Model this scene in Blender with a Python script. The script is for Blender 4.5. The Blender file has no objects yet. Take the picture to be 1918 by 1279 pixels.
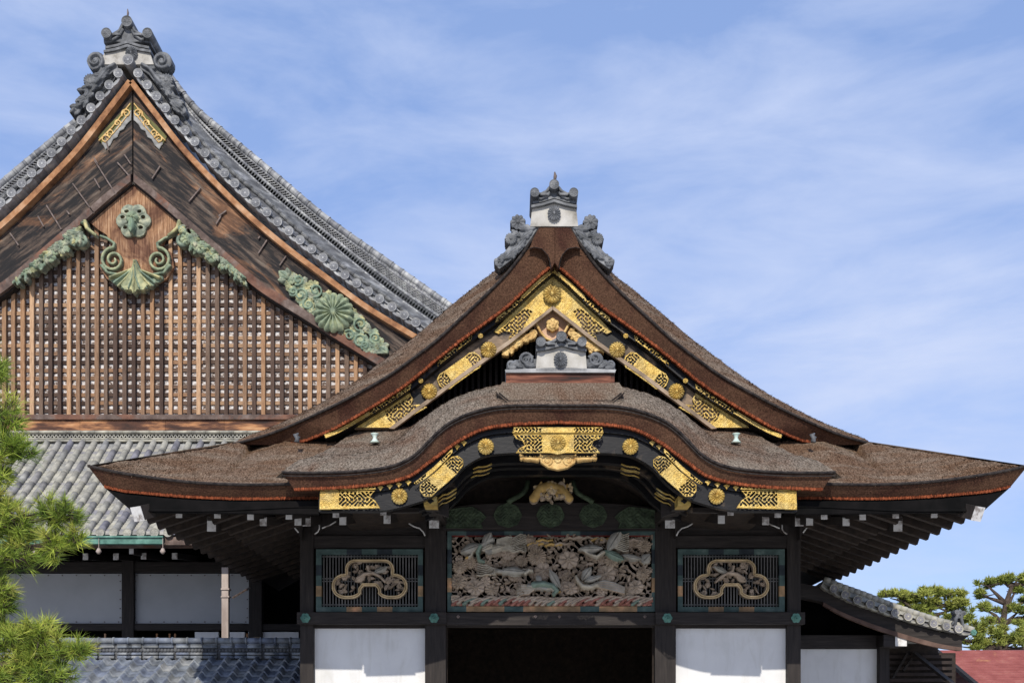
import bpy, math, random
import numpy as np
from mathutils import Vector, noise as mn
R = math.radians
random.seed(7)
rng = np.random.default_rng(7)
SC = bpy.context.scene
COL = SC.collection

# ---------------------------------------------------------------- camera
F, CX, CY = 2000.0, 959.0, 1368.0      # focal length in px at 1918 wide, principal column, horizon row
cam = bpy.data.cameras.new('camera'); cam.lens = 36.0 * F / 1918.0; cam.sensor_width = 36
cam.shift_y = (CY - 639.5) / 1918.0; cam.clip_end = 5000
camo = bpy.data.objects.new('camera', cam); COL.objects.link(camo)
camo.location = (0, -20, 1.6); camo.rotation_euler = (R(90), 0, 0); SC.camera = camo

# ---------------------------------------------------------------- sky, sun, exposure
SUN_EL, SUN_AZ = 34.5, -4.0            # azimuth: degrees from straight behind the camera, minus = from the left
SC.view_settings.view_transform = 'Standard'; SC.view_settings.look = 'None'
SC.view_settings.exposure = 0.5; SC.view_settings.gamma = 1.0
w = bpy.data.worlds.new('World'); SC.world = w; w.use_nodes = True
nt = w.node_tree; nt.nodes.clear()
def N(t, **k):
    n = nt.nodes.new(t)
    for a, b in k.items(): setattr(n, a, b)
    return n
out = N('ShaderNodeOutputWorld'); bg = N('ShaderNodeBackground'); sky = N('ShaderNodeTexSky')
sky.sky_type = 'NISHITA'; sky.sun_disc = False; sky.sun_elevation = R(SUN_EL); sky.sun_rotation = R(180 + SUN_AZ)
sky.air_density = 1.0; sky.dust_density = 0.3; sky.ozone_density = 3.0
tc = N('ShaderNodeTexCoord'); mp = N('ShaderNodeMapping')
mp.inputs['Rotation'].default_value = (0.0, R(14), 0.0); mp.inputs['Scale'].default_value = (1.0, 1.0, 2.6)
mp.inputs['Location'].default_value = (0.35, 0.1, 0.5)
n1 = N('ShaderNodeTexNoise'); n1.inputs['Scale'].default_value = 1.5; n1.inputs['Detail'].default_value = 7
n1.inputs['Roughness'].default_value = 0.5; n1.inputs['Distortion'].default_value = 0.5
cr = N('ShaderNodeValToRGB'); cr.color_ramp.elements[0].position = 0.41; cr.color_ramp.elements[1].position = 0.62
cr.color_ramp.elements[1].color = (.95, .95, .95, 1); cr.color_ramp.elements[0].color = (.06, .06, .06, 1)
mx = N('ShaderNodeMixRGB'); mx.inputs['Color2'].default_value = (3.45, 3.95, 5.3, 1)
ev = N('ShaderNodeMixRGB'); ev.inputs['Fac'].default_value = .6; ev.inputs['Color2'].default_value = (1.65, 2.55, 4.7, 1)
mp2 = N('ShaderNodeMapping'); mp2.inputs['Rotation'].default_value = (0, R(-20), 0); mp2.inputs['Scale'].default_value = (1.0, 1.0, 3.6)
n2 = N('ShaderNodeTexNoise'); n2.inputs['Scale'].default_value = 5.5; n2.inputs['Detail'].default_value = 8; n2.inputs['Roughness'].default_value = .58; n2.inputs['Distortion'].default_value = .35
av = N('ShaderNodeMixRGB'); av.inputs['Fac'].default_value = .38
L = nt.links.new
L(tc.outputs['Generated'], mp.inputs['Vector']); L(mp.outputs['Vector'], n1.inputs['Vector'])
L(tc.outputs['Generated'], mp2.inputs['Vector']); L(mp2.outputs['Vector'], n2.inputs['Vector']); L(n1.outputs['Fac'], av.inputs['Color1']); L(n2.outputs['Fac'], av.inputs['Color2']); L(av.outputs['Color'], cr.inputs['Fac']); L(cr.outputs['Color'], mx.inputs['Fac'])
tint = N('ShaderNodeMixRGB', blend_type='MULTIPLY'); tint.inputs['Fac'].default_value = 1; tint.inputs['Color2'].default_value = (.98, .90, 1.0, 1)
L(sky.outputs['Color'], tint.inputs['Color1']); L(tint.outputs['Color'], ev.inputs['Color1']); L(ev.outputs['Color'], mx.inputs['Color1']); L(mx.outputs['Color'], bg.inputs['Color'])
bg.inputs['Strength'].default_value = 0.13; L(bg.outputs['Background'], out.inputs['Surface'])
sl = bpy.data.lights.new('sun', 'SUN'); sl.energy = 2.85; sl.angle = R(0.5); sl.color = (1, .94, .84)
so = bpy.data.objects.new('sun', sl); COL.objects.link(so)
so.rotation_euler = (R(90 - SUN_EL), 0, R(SUN_AZ)); so.location = (0, -30, 40)

# ---------------------------------------------------------------- materials
def M(name, cols, scale=3, stretch=(1, 1, 1), detail=6, rough=.75, metal=0.0, rnd=None, rfac=.6, bump=None,
      spec=.3, dist=0.0, nrough=.6, cols2=None, scale2=1, fac2=(.45, .6), constant=False, stretch2=(1, 1, 1), rot=0.0):
    """noise colour ramp (cols), optionally mixed with a second slow noise's ramp (cols2) and the mesh attribute rnd"""
    m = bpy.data.materials.new(name); m.use_nodes = True
    t = m.node_tree; t.nodes.clear(); l = t.links.new
    def n(k, **a):
        x = t.nodes.new(k)
        for p, q in a.items(): setattr(x, p, q)
        return x
    o = n('ShaderNodeOutputMaterial'); b = n('ShaderNodeBsdfPrincipled')
    b.inputs['Roughness'].default_value = rough; b.inputs['Metallic'].default_value = metal
    b.inputs['Specular IOR Level'].default_value = spec
    l(b.outputs[0], o.inputs['Surface'])
    g = n('ShaderNodeNewGeometry')
    def noise(sc, st, d=detail, ds=dist):
        mpn = n('ShaderNodeMapping'); mpn.inputs['Scale'].default_value = st
        src = g.outputs['Position']
        if rot:
            r0 = n('ShaderNodeMapping'); r0.inputs['Rotation'].default_value = (0, R(rot), 0); l(src, r0.inputs['Vector']); src = r0.outputs[0]
        l(src, mpn.inputs['Vector'])
        x = n('ShaderNodeTexNoise'); x.inputs['Scale'].default_value = sc; x.inputs['Detail'].default_value = d
        x.inputs['Roughness'].default_value = nrough; x.inputs['Distortion'].default_value = ds
        l(mpn.outputs[0], x.inputs['Vector']); return x
    def ramp(cs, src, const=False):
        r = n('ShaderNodeValToRGB'); e = r.color_ramp.elements
        if const: r.color_ramp.interpolation = 'CONSTANT'
        cs = [(p, c if len(c) == 4 else (*c, 1)) for p, c in cs]
        e[0].position, e[0].color = cs[0]
        if len(cs) == 1: e[1].position, e[1].color = 1.0, cs[0][1]
        else:
            e[1].position, e[1].color = cs[-1]
            for p, c in cs[1:-1]:
                q = e.new(p); q.color = c
        l(src, r.inputs['Fac']); return r
    n0 = noise(scale, stretch); c = ramp(cols, n0.outputs['Fac']).outputs['Color']
    def mix(a, bb, f, mode='MIX'):
        x = n('ShaderNodeMixRGB', blend_type=mode)
        if isinstance(f, float): x.inputs['Fac'].default_value = f
        else: l(f, x.inputs['Fac'])
        l(a, x.inputs['Color1']); l(bb, x.inputs['Color2']); return x.outputs['Color']
    if cols2:
        c2 = ramp(cols2, n0.outputs['Fac']).outputs['Color']
        ns = noise(scale2, stretch2, 5, 1.0); f = ramp([(fac2[0], (0, 0, 0)), (fac2[1], (1, 1, 1))], ns.outputs['Fac']).outputs['Color']
        c = mix(c, c2, f)
    if rnd:
        at = n('ShaderNodeAttribute', attribute_name='rnd')
        rr = ramp(rnd, at.outputs['Fac'], constant).outputs['Color']
        c = mix(c, rr, rfac) if rfac <= 1 else mix(c, rr, 1.0, 'MULTIPLY')
    l(c, b.inputs['Base Color'])
    if bump:
        nb = noise(bump[0], bump[3] if len(bump) > 3 else stretch, 4)
        bp = n('ShaderNodeBump'); bp.inputs['Strength'].default_value = bump[1]; bp.inputs['Distance'].default_value = bump[2]
        l(nb.outputs['Fac'], bp.inputs['Height']); l(bp.outputs[0], b.inputs['Normal'])
    return m

BARK = M('bark_thatch', [(.27, (.052, .029, .017)), (.5, (.122, .071, .042)), (.73, (.235, .16, .108))], 46, (1, .5, 1), 4, .95, stretch2=(.5, .5, 3.2),
         cols2=[(.27, (.075, .052, .037)), (.5, (.17, .124, .088)), (.73, (.32, .255, .195))], scale2=1.3, fac2=(.42, .6), bump=(30, .45, .02),
         rnd=[(0, (.72, .7, .68)), (1, (1.14, 1.14, 1.14))], rfac=2.0, spec=.1)
BARKG = M('weathered_grey_thatch', [(.26, (.08, .064, .049)), (.5, (.175, .142, .110)), (.74, (.33, .28, .225))], 42, (1, .5, 1), 5, .95,
          bump=(30, .45, .02), rnd=[(0, (.76, .75, .74)), (1, (1.14, 1.14, 1.14))], rfac=2.0, spec=.1,
          cols2=[(.28, (.045, .028, .019)), (.5, (.125, .078, .052)), (.7, (.26, .19, .145))], scale2=.7, fac2=(.42, .6), stretch2=(1, 1, 1.6))
BARKE = M('cut_bark_edge', [(.25, (.026, .012, .008)), (.55, (.094, .050, .030)), (.8, (.17, .085, .055))], 42, (1, 1, 1), 4, .95, bump=(50, .5, .012), spec=.1,
          cols2=[(.25, (.015, .008, .006)), (.6, (.06, .026, .018)), (.8, (.12, .05, .03))], scale2=1.1, fac2=(.45, .65))
BARKO = M('orange_bark_lip', [(.3, (.10, .027, .013)), (.7, (.30, .09, .04))], 20, (1, 1, 1), 3, .9, spec=.1,
          rnd=[(0, (.45, .4, .4)), (1, (1.3, 1.25, 1.2))], rfac=2.0)
BARKD = M('blackened_bark_lip', [(.35, (.008, .006, .006)), (.7, (.05, .04, .035)), (.85, (.3, .27, .24))], 14, rough=.9)
GOLD = M('gilt_copper', [(.3, (.36, .22, .045)), (.5, (.52, .35, .085)), (.75, (.68, .50, .17))], 9, rough=.42, metal=.5, bump=(40, .8, .02), spec=.5, cols2=[(.3, (.30, .20, .06)), (.6, (.50, .37, .13)), (.8, (.62, .50, .24))], scale2=3.2, fac2=(.45, .6))
GOLDP = M('pale_gilt_carving', [(.3, (.36, .20, .06)), (.6, (.60, .42, .17)), (.8, (.68, .54, .3))], 9, rough=.55, metal=.25, bump=(30, .6, .02))
LACQ = M('black_lacquer', [(.4, (.006, .006, .007)), (.7, (.013, .012, .012))], 5, (1, 1, 4), rough=.4, spec=.22, cols2=[(.3, (.05, .032, .02)), (.6, (.16, .115, .075)), (.75, (.24, .18, .12))], scale2=1.3, fac2=(.6, .72), stretch2=(1, 1, 1), bump=(8, .15, .01))
LACQW = M('worn_lacquer', [(.3, (.10, .07, .045)), (.6, (.26, .18, .115)), (.75, (.36, .27, .18))], 5, (1, 1, 2.5), rough=.6, cols2=[(.4, (.008, .008, .008)), (.7, (.02, .018, .016))], scale2=.8, fac2=(.46, .56), bump=(14, .3, .01))
DARK = M('dark_stained_timber', [(.3, (.012, .009, .008)), (.6, (.028, .022, .019)), (.8, (.05, .04, .034))], 4, (6, 6, .5), rough=.7, bump=(14, .3, .006))
DARKH = M('dark_stained_beam', [(.3, (.012, .009, .008)), (.6, (.03, .024, .021)), (.8, (.055, .045, .038))], 4, (.5, 6, 6), rough=.7, bump=(14, .3, .006))
SOFF = M('dark_soffit_boards', [(.3, (.014, .01, .008)), (.6, (.036, .025, .018)), (.8, (.06, .04, .028))], 3, (3, 3, 3), rough=.8)  # very dark brown boards with a mottled tone
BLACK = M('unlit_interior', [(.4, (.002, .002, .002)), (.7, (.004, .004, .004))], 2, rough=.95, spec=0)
WHITE = M('lime_plaster', [(.35, (.66, .655, .645)), (.65, (.73, .725, .71))], 1.6, rough=.85, spec=.1, cols2=[(.35, (.56, .55, .52)), (.65, (.66, .65, .62))], scale2=1.7, fac2=(.5, .75), stretch2=(2.5, 1, .6))
PLAST = M('aged_white_plaster', [(.3, (.16, .145, .12)), (.48, (.38, .36, .32)), (.7, (.52, .50, .46))], 2.6, rough=.85, cols2=[(.3, (.22, .21, .18)), (.7, (.5, .47, .4))], scale2=2, fac2=(.55, .7))
ENDW = M('white_painted_end_grain', [(.38, (.25, .22, .2)), (.5, (.60, .58, .55)), (.7, (.72, .71, .69))], 6, rough=.8)
TILE = M('grey_roof_tile', [(.25, (.11, .112, .117)), (.5, (.235, .238, .245)), (.75, (.44, .44, .435))], 3.2, rough=.55, spec=.4,
         rnd=[(0, (.55, .56, .6)), (.5, (.95, .95, .95)), (1, (1.3, 1.3, 1.25))], rfac=2.0, bump=(20, .25, .01))
TILED = M('dark_carved_tile', [(.25, (.035, .038, .042)), (.5, (.10, .105, .112)), (.75, (.24, .245, .25))], 5, rough=.6, spec=.35, bump=(24, .4, .012))
TILEL = M('lichened_roll_tile', [(.3, (.17, .168, .16)), (.5, (.31, .30, .27)), (.72, (.46, .44, .385))], 4, rough=.7, spec=.3,
          rnd=[(0, (.55, .56, .72)), (.25, (.78, .78, .82)), (.5, (1.0, 1.0, .96)), (.8, (1.1, 1.08, .98)), (1, (.75, .78, .85))], rfac=2.0, bump=(24, .4, .01))
TILEB = M('blue_grey_pantile', [(.3, (.08, .085, .092)), (.5, (.175, .185, .20)), (.72, (.34, .35, .36))], 3, rough=.6, spec=.35,
          rnd=[(0, (.75, .82, 1)), (.5, (.95, 1, 1.05)), (1, (1.15, 1.12, 1.05))], rfac=2.0, bump=(16, .3, .01))
WOODL = M('sun_bleached_lattice_wood', [(.3, (.5, .42, .38)), (.5, (.95, .88, .85)), (.7, (1.25, 1.2, 1.15))], 7, (5, 5, .6), rough=.85, spec=.1, nrough=.75,
          rnd=[(0, (.045, .032, .028)), (.3, (.10, .072, .058)), (.5, (.165, .122, .092)), (.66, (.32, .20, .115)), (.82, (.45, .30, .18)), (1, (.54, .42, .30))], rfac=2.0)
WOODH = M('sun_bleached_cross_wood', [(.3, (.35, .3, .28)), (.5, (.95, .88, .85)), (.7, (1.3, 1.25, 1.2))], 7, (.8, 5, 5), rough=.85, spec=.1, nrough=.75,
          rnd=[(0, (.045, .032, .028)), (.3, (.10, .072, .058)), (.5, (.18, .13, .098)), (.66, (.29, .185, .115)), (.82, (.40, .28, .18)), (1, (.54, .42, .30))], rfac=2.0)
CELL = M('flaking_white_backing', [(.40, (.10, .07, .055)), (.47, (.38, .33, .30)), (.60, (.66, .64, .63))], 11, (1, 1, 1.3), 4, .9)
PLANK = M('bleached_plank', [(.3, (.11, .055, .03)), (.5, (.34, .185, .10)), (.7, (.58, .40, .25))], 5, (6, 6, .35), rough=.85, spec=.1, nrough=.7,
          cols2=[(.3, (.05, .025, .018)), (.55, (.14, .07, .045)), (.75, (.27, .15, .09))], scale2=.55, fac2=(.42, .58), bump=(16, .4, .02))
STRIP = M('orange_brown_verge_board', [(.3, (.12, .05, .025)), (.5, (.34, .165, .075)), (.7, (.52, .33, .2))], 2, (1.2, 1, 1.2), rough=.8)
HAFUS = [M('weathered_bargeboard_' + nm_, [(.3, (.007, .007, .008)), (.47, (.016, .014, .014)), (.56, (.085, .06, .045)), (.72, (.20, .165, .13))], 2.4, (.35, 1, 2.6), 9, .8, nrough=.72, rot=rt_, stretch2=(.45, 1, 1.5),
         cols2=[(.3, (.045, .026, .018)), (.5, (.13, .065, .035)), (.62, (.30, .16, .085)), (.8, (.46, .29, .17))], scale2=.9, fac2=(.55, .64), bump=(8, .5, .03)) for nm_, rt_ in (('right_slope', -38), ('left_slope', 38))]
VERD = M('verdigris_bronze', [(.3, (.085, .10, .078)), (.5, (.225, .25, .185)), (.66, (.41, .40, .27)), (.8, (.28, .33, .27))], 5, rough=.7, bump=(20, .3, .01),
         rnd=[(0, (1, 1, 1)), (.5, (.75, .95, .92)), (1, (1.5, 1.3, .88))], rfac=2.0)
COPPER = M('green_copper', [(.35, (.05, .13, .105)), (.6, (.11, .25, .20)), (.8, (.26, .38, .32))], 5, rough=.6)
GREEN = M('green_painted_frame', [(.35, (.036, .062, .058)), (.55, (.068, .108, .098)), (.75, (.15, .20, .18))], 4, rough=.7,
          rnd=[(0, (1, 1, 1)), (.4, (.35, .3, .4)), (.7, (5.4, 2.1, 1.2)), (1, (5.0, 2.0, 1.15))], rfac=2.0, constant=True)
DGREEN = M('faded_green_brocade', [(.35, (.018, .026, .014)), (.55, (.045, .065, .035)), (.75, (.09, .12, .07))], 7, rough=.7)
CARVE = M('weathered_carving', [(.3, (.7, .68, .64)), (.6, (1.2, 1.2, 1.18)), (.75, (1.45, 1.45, 1.4))], 6, rough=.85, spec=.15, bump=(18, .4, .012),
          rnd=[(0, (.35, .275, .205)), (.15, (.40, .32, .25)), (.3, (.30, .235, .18)), (.45, (.33, .315, .28)), (.55, (.19, .25, .205)), (.65, (.43, .39, .32)), (.75, (.32, .14, .11)), (.85, (.5, .33, .12)), (.93, (.55, .42, .25))], rfac=2.0, constant=True)
IRON = M('rusty_iron', [(.4, (.10, .075, .065)), (.7, (.22, .17, .15))], 10, rough=.7)
PIPE = M('pinkish_grey_downpipe', [(.35, (.28, .22, .19)), (.65, (.45, .38, .33))], 3, (2, 2, .6), rough=.6)
REDR = M('faded_red_sheet_roof', [(.35, (.25, .072, .065)), (.55, (.31, .10, .09)), (.75, (.38, .16, .13))], 2.5, rough=.6,
         cols2=[(.3, (.35, .16, .07)), (.6, (.5, .28, .12)), (.7, (.7, .6, .5))], scale2=.8, fac2=(.6, .7))
NEED = M('pine_needles', [(.35, (.8, .8, .8)), (.65, (1.15, 1.15, 1.15))], 2, rough=.6, spec=.25,
         rnd=[(0, (.07, .12, .02)), (.35, (.17, .25, .035)), (.7, (.34, .42, .06)), (.93, (.48, .50, .09)), (1, (.42, .40, .10))], rfac=2.0)
NEEDF = M('far_pine_needles', [(.35, (.8, .8, .8)), (.65, (1.15, 1.15, 1.15))], 1, rough=.6, spec=.2,
          rnd=[(0, (.08, .11, .025)), (.5, (.22, .26, .05)), (1, (.38, .39, .09))], rfac=2.0)
BARKT = M('pine_bark', [(.3, (.03, .022, .016)), (.6, (.09, .065, .05))], 8, (2, 2, .6), rough=.9, bump=(12, .6, .03))
INK = M('shade_black_board', [(.4, (.004, .004, .004)), (.7, (.009, .008, .008))], 3, rough=.8, spec=.05)  # near-black colour stands in for the deep shade under the front eave
GRAV = M('pale_gravel', [(.3, (.46, .44, .40)), (.7, (.58, .56, .52))], 6, rough=.95)

# ---------------------------------------------------------------- mesh helpers
MIR = None
def W(px, py, D):
    x = (px - CX) * D / F
    if MIR is not None: x = 2 * MIR - x
    return (x, D - 20.0, 1.6 + (CY - py) * D / F)
def wp(x, y, z):
    return (2 * MIR - x if MIR is not None else x, y, z)

class MB:
    def __init__(s): s.v = []; s.f = []; s.r = []; s.m = []; s.s = []
    def add(s, vs, fs, r=None, m=0, sm=False):
        o = len(s.v); s.v.extend(vs)
        rr = random.random() if r is None else r
        for i, q in enumerate(fs):
            q = [o + k for k in q]
            if MIR is not None: q = q[::-1]
            s.f.append(q); s.r.append(rr[i] if isinstance(rr, (list, np.ndarray)) else rr); s.m.append(m); s.s.append(sm)
    def hexa(s, p, r=None, m=0):
        """8 points: front quad a,b,c,d (ccw seen from front) then back quad"""
        s.add(p, [(0, 1, 2, 3), (7, 6, 5, 4), (0, 4, 5, 1), (1, 5, 6, 2), (2, 6, 7, 3), (3, 7, 4, 0)], r, m)
    def box(s, x0, x1, y0, y1, z0, z1, r=None, m=0):
        s.hexa([wp(x0, y0, z0), wp(x1, y0, z0), wp(x1, y0, z1), wp(x0, y0, z1), wp(x0, y1, z0), wp(x1, y1, z0), wp(x1, y1, z1), wp(x0, y1, z1)], r, m)
    def pbox(s, a, b, c, d, D, dep, r=None, m=0):
        """front face spans px a..c, py b..d at depth D, goes dep metres back"""
        p = [W(a, d, D), W(c, d, D), W(c, b, D), W(a, b, D)]
        s.hexa(p + [(x, y + dep, z) for x, y, z in p], r, m)
    def bar(s, p, q, w_, h, r=None, m=0, up=(0, 0, 1)):
        p, q = Vector(p), Vector(q); d = (q - p).normalized(); sd = d.cross(Vector(up))
        if sd.length < 1e-4: sd = Vector((1, 0, 0))
        sd.normalize(); u = sd.cross(d); a, b = sd * w_ / 2, u * h / 2
        P = [p - a - b, p + a - b, p + a + b, p - a + b, q - a - b, q + a - b, q + a + b, q - a + b]
        s.hexa([tuple(x) for x in P], r, m)
    def poly(s, pts, D, dep, r=None, m=0):
        """outline in px, extruded back"""
        f = [W(x, y, D) for x, y in pts]; n = len(f)
        ar = sum(f[i][0] * f[(i + 1) % n][2] - f[(i + 1) % n][0] * f[i][2] for i in range(n))
        if ar < 0: f = f[::-1]
        b = [(x, y + dep, z) for x, y, z in f]
        o = len(s.v); s.v.extend(f + b); rr = random.random() if r is None else r
        F_ = [list(range(n)), list(range(2 * n - 1, n - 1, -1))] + [[i, i + n, (i + 1) % n + n, (i + 1) % n] for i in range(n)]
        for q in F_: s.f.append([o + k for k in q]); s.r.append(rr); s.m.append(m); s.s.append(False)
    def grid(s, rows, r=None, m=0, sm=True, rf=None):
        h, w_ = len(rows), len(rows[0]); vs = [p for row in rows for p in row]
        fs = [(i * w_ + j, i * w_ + j + 1, (i + 1) * w_ + j + 1, (i + 1) * w_ + j) for i in range(h - 1) for j in range(w_ - 1)]
        s.add(vs, fs, ([rf() for _ in fs] if rf else r), m, sm)
    def band(s, A, B, dep, r=None, m=0, sm=True):
        """A upper and B lower 3D polylines: front strip plus top, bottom and back"""
        Ab = [(x, y + dep, z) for x, y, z in A]; Bb = [(x, y + dep, z) for x, y, z in B]
        for P, Q in ((B, A), (A, Ab), (Bb, B), (Ab, Bb)): s.grid([list(P), list(Q)], r, m, sm)
        for i in (0, -1): s.add([A[i], B[i], Bb[i], Ab[i]], [(0, 1, 2, 3)], r, m)
    def tube(s, pts, rad, n=8, r=None, m=0, caps=True, rads=None):
        P = [Vector(p) for p in pts]; rings = []
        for i, p in enumerate(P):
            d = (P[min(i + 1, len(P) - 1)] - P[max(i - 1, 0)]).normalized()
            u = d.cross(Vector((0, 1, 0)));
            if u.length < .1: u = d.cross(Vector((0, 0, 1)))
            u.normalize(); v_ = d.cross(u); q = rads[i] if rads else rad
            rings.append([tuple(p + u * q * math.cos(t) + v_ * q * math.sin(t)) for t in (2 * math.pi * k / n for k in range(n))])
        vs = [x for g in rings for x in g]
        fs = [(i * n + k, i * n + (k + 1) % n, (i + 1) * n + (k + 1) % n, (i + 1) * n + k) for i in range(len(P) - 1) for k in range(n)]
        if caps: fs += [tuple(range(n))[::-1], tuple((len(P) - 1) * n + k for k in range(n))]
        s.add(vs, fs, r, m, False if n < 6 else True)
    def polar(s, cx, cy, D, rad, fn, nr=8, nt_=64, r=None, m=0, sx=1.0, rot=0.0, rf=None):
        """disc facing the camera at px centre; rad in px; fn(rho,theta)->(radius factor, height in px)"""
        vs = []; k = D / F
        for i in range(nr + 1):
            for j in range(nt_):
                rho, t = i / nr, 2 * math.pi * j / nt_
                a, h = fn(rho, t)
                x, y, z = W(cx + sx * rad * a * math.cos(t + rot), cy + rad * a * math.sin(t + rot), D)
                vs.append((x, y - h * k, z))
        fs = [(i * nt_ + j, (i + 1) * nt_ + j, (i + 1) * nt_ + (j + 1) % nt_, i * nt_ + (j + 1) % nt_) for i in range(nr) for j in range(nt_)]
        s.add(vs, fs, [rf(f[0] // nt_ / nr) for f in fs] if rf else r, m, True)
    def build(s, name, mats, parent=None):
        if not s.v: return None
        V = np.array(s.v, dtype=np.float64); c = (V.min(0) + V.max(0)) / 2; c[2] = V[:, 2].min()
        me = bpy.data.meshes.new(name); me.from_pydata((V - c).tolist(), [], s.f)
        for m_ in (mats if isinstance(mats, (list, tuple)) else [mats]): me.materials.append(m_)
        me.polygons.foreach_set('material_index', s.m); me.polygons.foreach_set('use_smooth', s.s)
        a = me.attributes.new('rnd', 'FLOAT', 'FACE'); a.data.foreach_set('value', [float(x) for x in s.r])
        me.update()
        return link(bpy.data.objects.new(name, me), c, parent)

WL = {}
def link(o, c, parent):
    COL.objects.link(o); c = tuple(float(x) for x in c); WL[o.name] = c
    if parent is not None:
        o.parent = parent; q = WL[parent.name]; o.location = (c[0] - q[0], c[1] - q[1], c[2] - q[2])
    else: o.location = c
    return o
def copy_at(src, c, parent, scale=None, rot=None):
    o = src.copy(); o = link(o, c, parent)
    if scale: o.scale = scale
    if rot: o.rotation_euler = rot
    return o
def root(name, loc, label, cat, group=None):
    o = bpy.data.objects.new(name, None); o.empty_display_size = .3; link(o, loc, None)
    o['label'] = label; o['category'] = cat
    if group: o['group'] = group
    return o

def smooth(pts, per=8):
    P = [np.array(p, float) for p in pts]; out_ = []
    for i in range(len(P) - 1):
        a, b, c, d = P[max(i - 1, 0)], P[i], P[i + 1], P[min(i + 2, len(P) - 1)]
        for t in np.arange(per) / per:
            out_.append(.5 * ((2 * b) + (c - a) * t + (2 * a - 5 * b + 4 * c - d) * t * t + (3 * b - a - 3 * c + d) * t ** 3))
    out_.append(P[-1]); return np.array(out_)
def rs(pts, n, sm=True):
    Q = smooth(pts) if sm else np.array(pts, float)
    d = np.r_[0, np.cumsum(np.linalg.norm(np.diff(Q[:, :2], axis=0), axis=1))]
    t = np.linspace(0, d[-1], n); return np.stack([np.interp(t, d, Q[:, k]) for k in range(Q.shape[1])], 1)
def cur(pts, D, n, sm=True):
    """px polyline (optionally with its own D as third value) -> n world points"""
    return [W(p[0], p[1], p[2] if len(p) > 2 else D) for p in rs(pts, n, sm)]
def blend(A, B, m, sag=0.0):
    out_ = []
    for i in range(m + 1):
        t = i / m; out_.append([tuple(np.array(a) * (1 - t) + np.array(b) * t - np.array((0, 0, sag * 4 * t * (1 - t)))) for a, b in zip(A, B)])
    return out_
def rough(rows, amp, fr=6.0):
    return [[(p[0], p[1] + amp * .5 * mn.noise(Vector(p) * fr), p[2] + amp * mn.noise(Vector(p) * fr) + amp * .6 * mn.noise(Vector(p) * fr * 3.3)) for p in row] for row in rows]
def bristle(mb, rows, n, ln=.05, wd=.006, m=0):
    """short bark fibres standing a little proud of a thatch surface (rows run from eave up)"""
    h, w_ = len(rows), len(rows[0]); vs = []; fs = []; rr = []
    for k in range(n):
        i = random.randrange(h - 1); j = random.randrange(w_ - 1)
        a = Vector(rows[i][j]); b = Vector(rows[i + 1][j]); c = Vector(rows[i][j + 1])
        p = a + (b - a) * random.random() + (c - a) * random.random()
        nrm = (c - a).cross(b - a)
        if nrm.length < 1e-9 or (a - b).length < 1e-9: continue
        nrm.normalize()
        if nrm.z < 0: nrm = -nrm
        d = (a - b).normalized() * .8 + nrm * random.uniform(.05, .4) + Vector((random.gauss(0, .35), random.gauss(0, .2), 0)); d.normalize()
        s_ = d.cross(nrm)
        if s_.length < 1e-6: continue
        s_.normalize(); q = ln * random.uniform(.5, 1.4); o = len(vs)
        vs += [tuple(p - s_ * wd), tuple(p + s_ * wd), tuple(p + d * q)]; fs.append((o, o + 1, o + 2)); rr.append(random.random())
    mb.add(vs, fs, rr, m)

# ---------------------------------------------------------------- carved relief canvas (heights in px, later scaled to metres)
def sdf(poly, X, Y):
    P = np.array(poly, float); d = np.full(X.shape, 1e9); ins = np.zeros(X.shape, bool); n = len(P)
    for i in range(n):
        a, b = P[i], P[(i + 1) % n]; e = b - a; wx, wy = X - a[0], Y - a[1]
        t = np.clip((wx * e[0] + wy * e[1]) / max(e @ e, 1e-9), 0, 1)
        d = np.minimum(d, np.hypot(wx - e[0] * t, wy - e[1] * t))
        c = ((a[1] <= Y) & (b[1] > Y)) | ((b[1] <= Y) & (a[1] > Y))
        with np.errstate(divide='ignore', invalid='ignore'): xi = a[0] + (Y - a[1]) * e[0] / (e[1] if e[1] else 1e-9)
        ins ^= c & (X < xi)
    return np.where(ins, d, -d)
def filig(X, Y, s=.42, ph=0.0, wd=.36):
    f = np.sin(s * X + 1.9 * np.sin(s * .62 * Y + ph) + ph) * np.sin(s * Y + 1.9 * np.sin(s * .58 * X + 1 + ph))
    return np.abs(f) < wd + .1
def hexdots(X, Y, s=7.0):
    a = np.hypot((X / s + .5) % 1 - .5, (Y / s + .5) % 1 - .5); b = np.hypot((X / s) % 1 - .5, (Y / s) % 1 - .5)
    q = np.minimum(a, b); return np.where((q > .14) & (q < .3), .7, 0)
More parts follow.
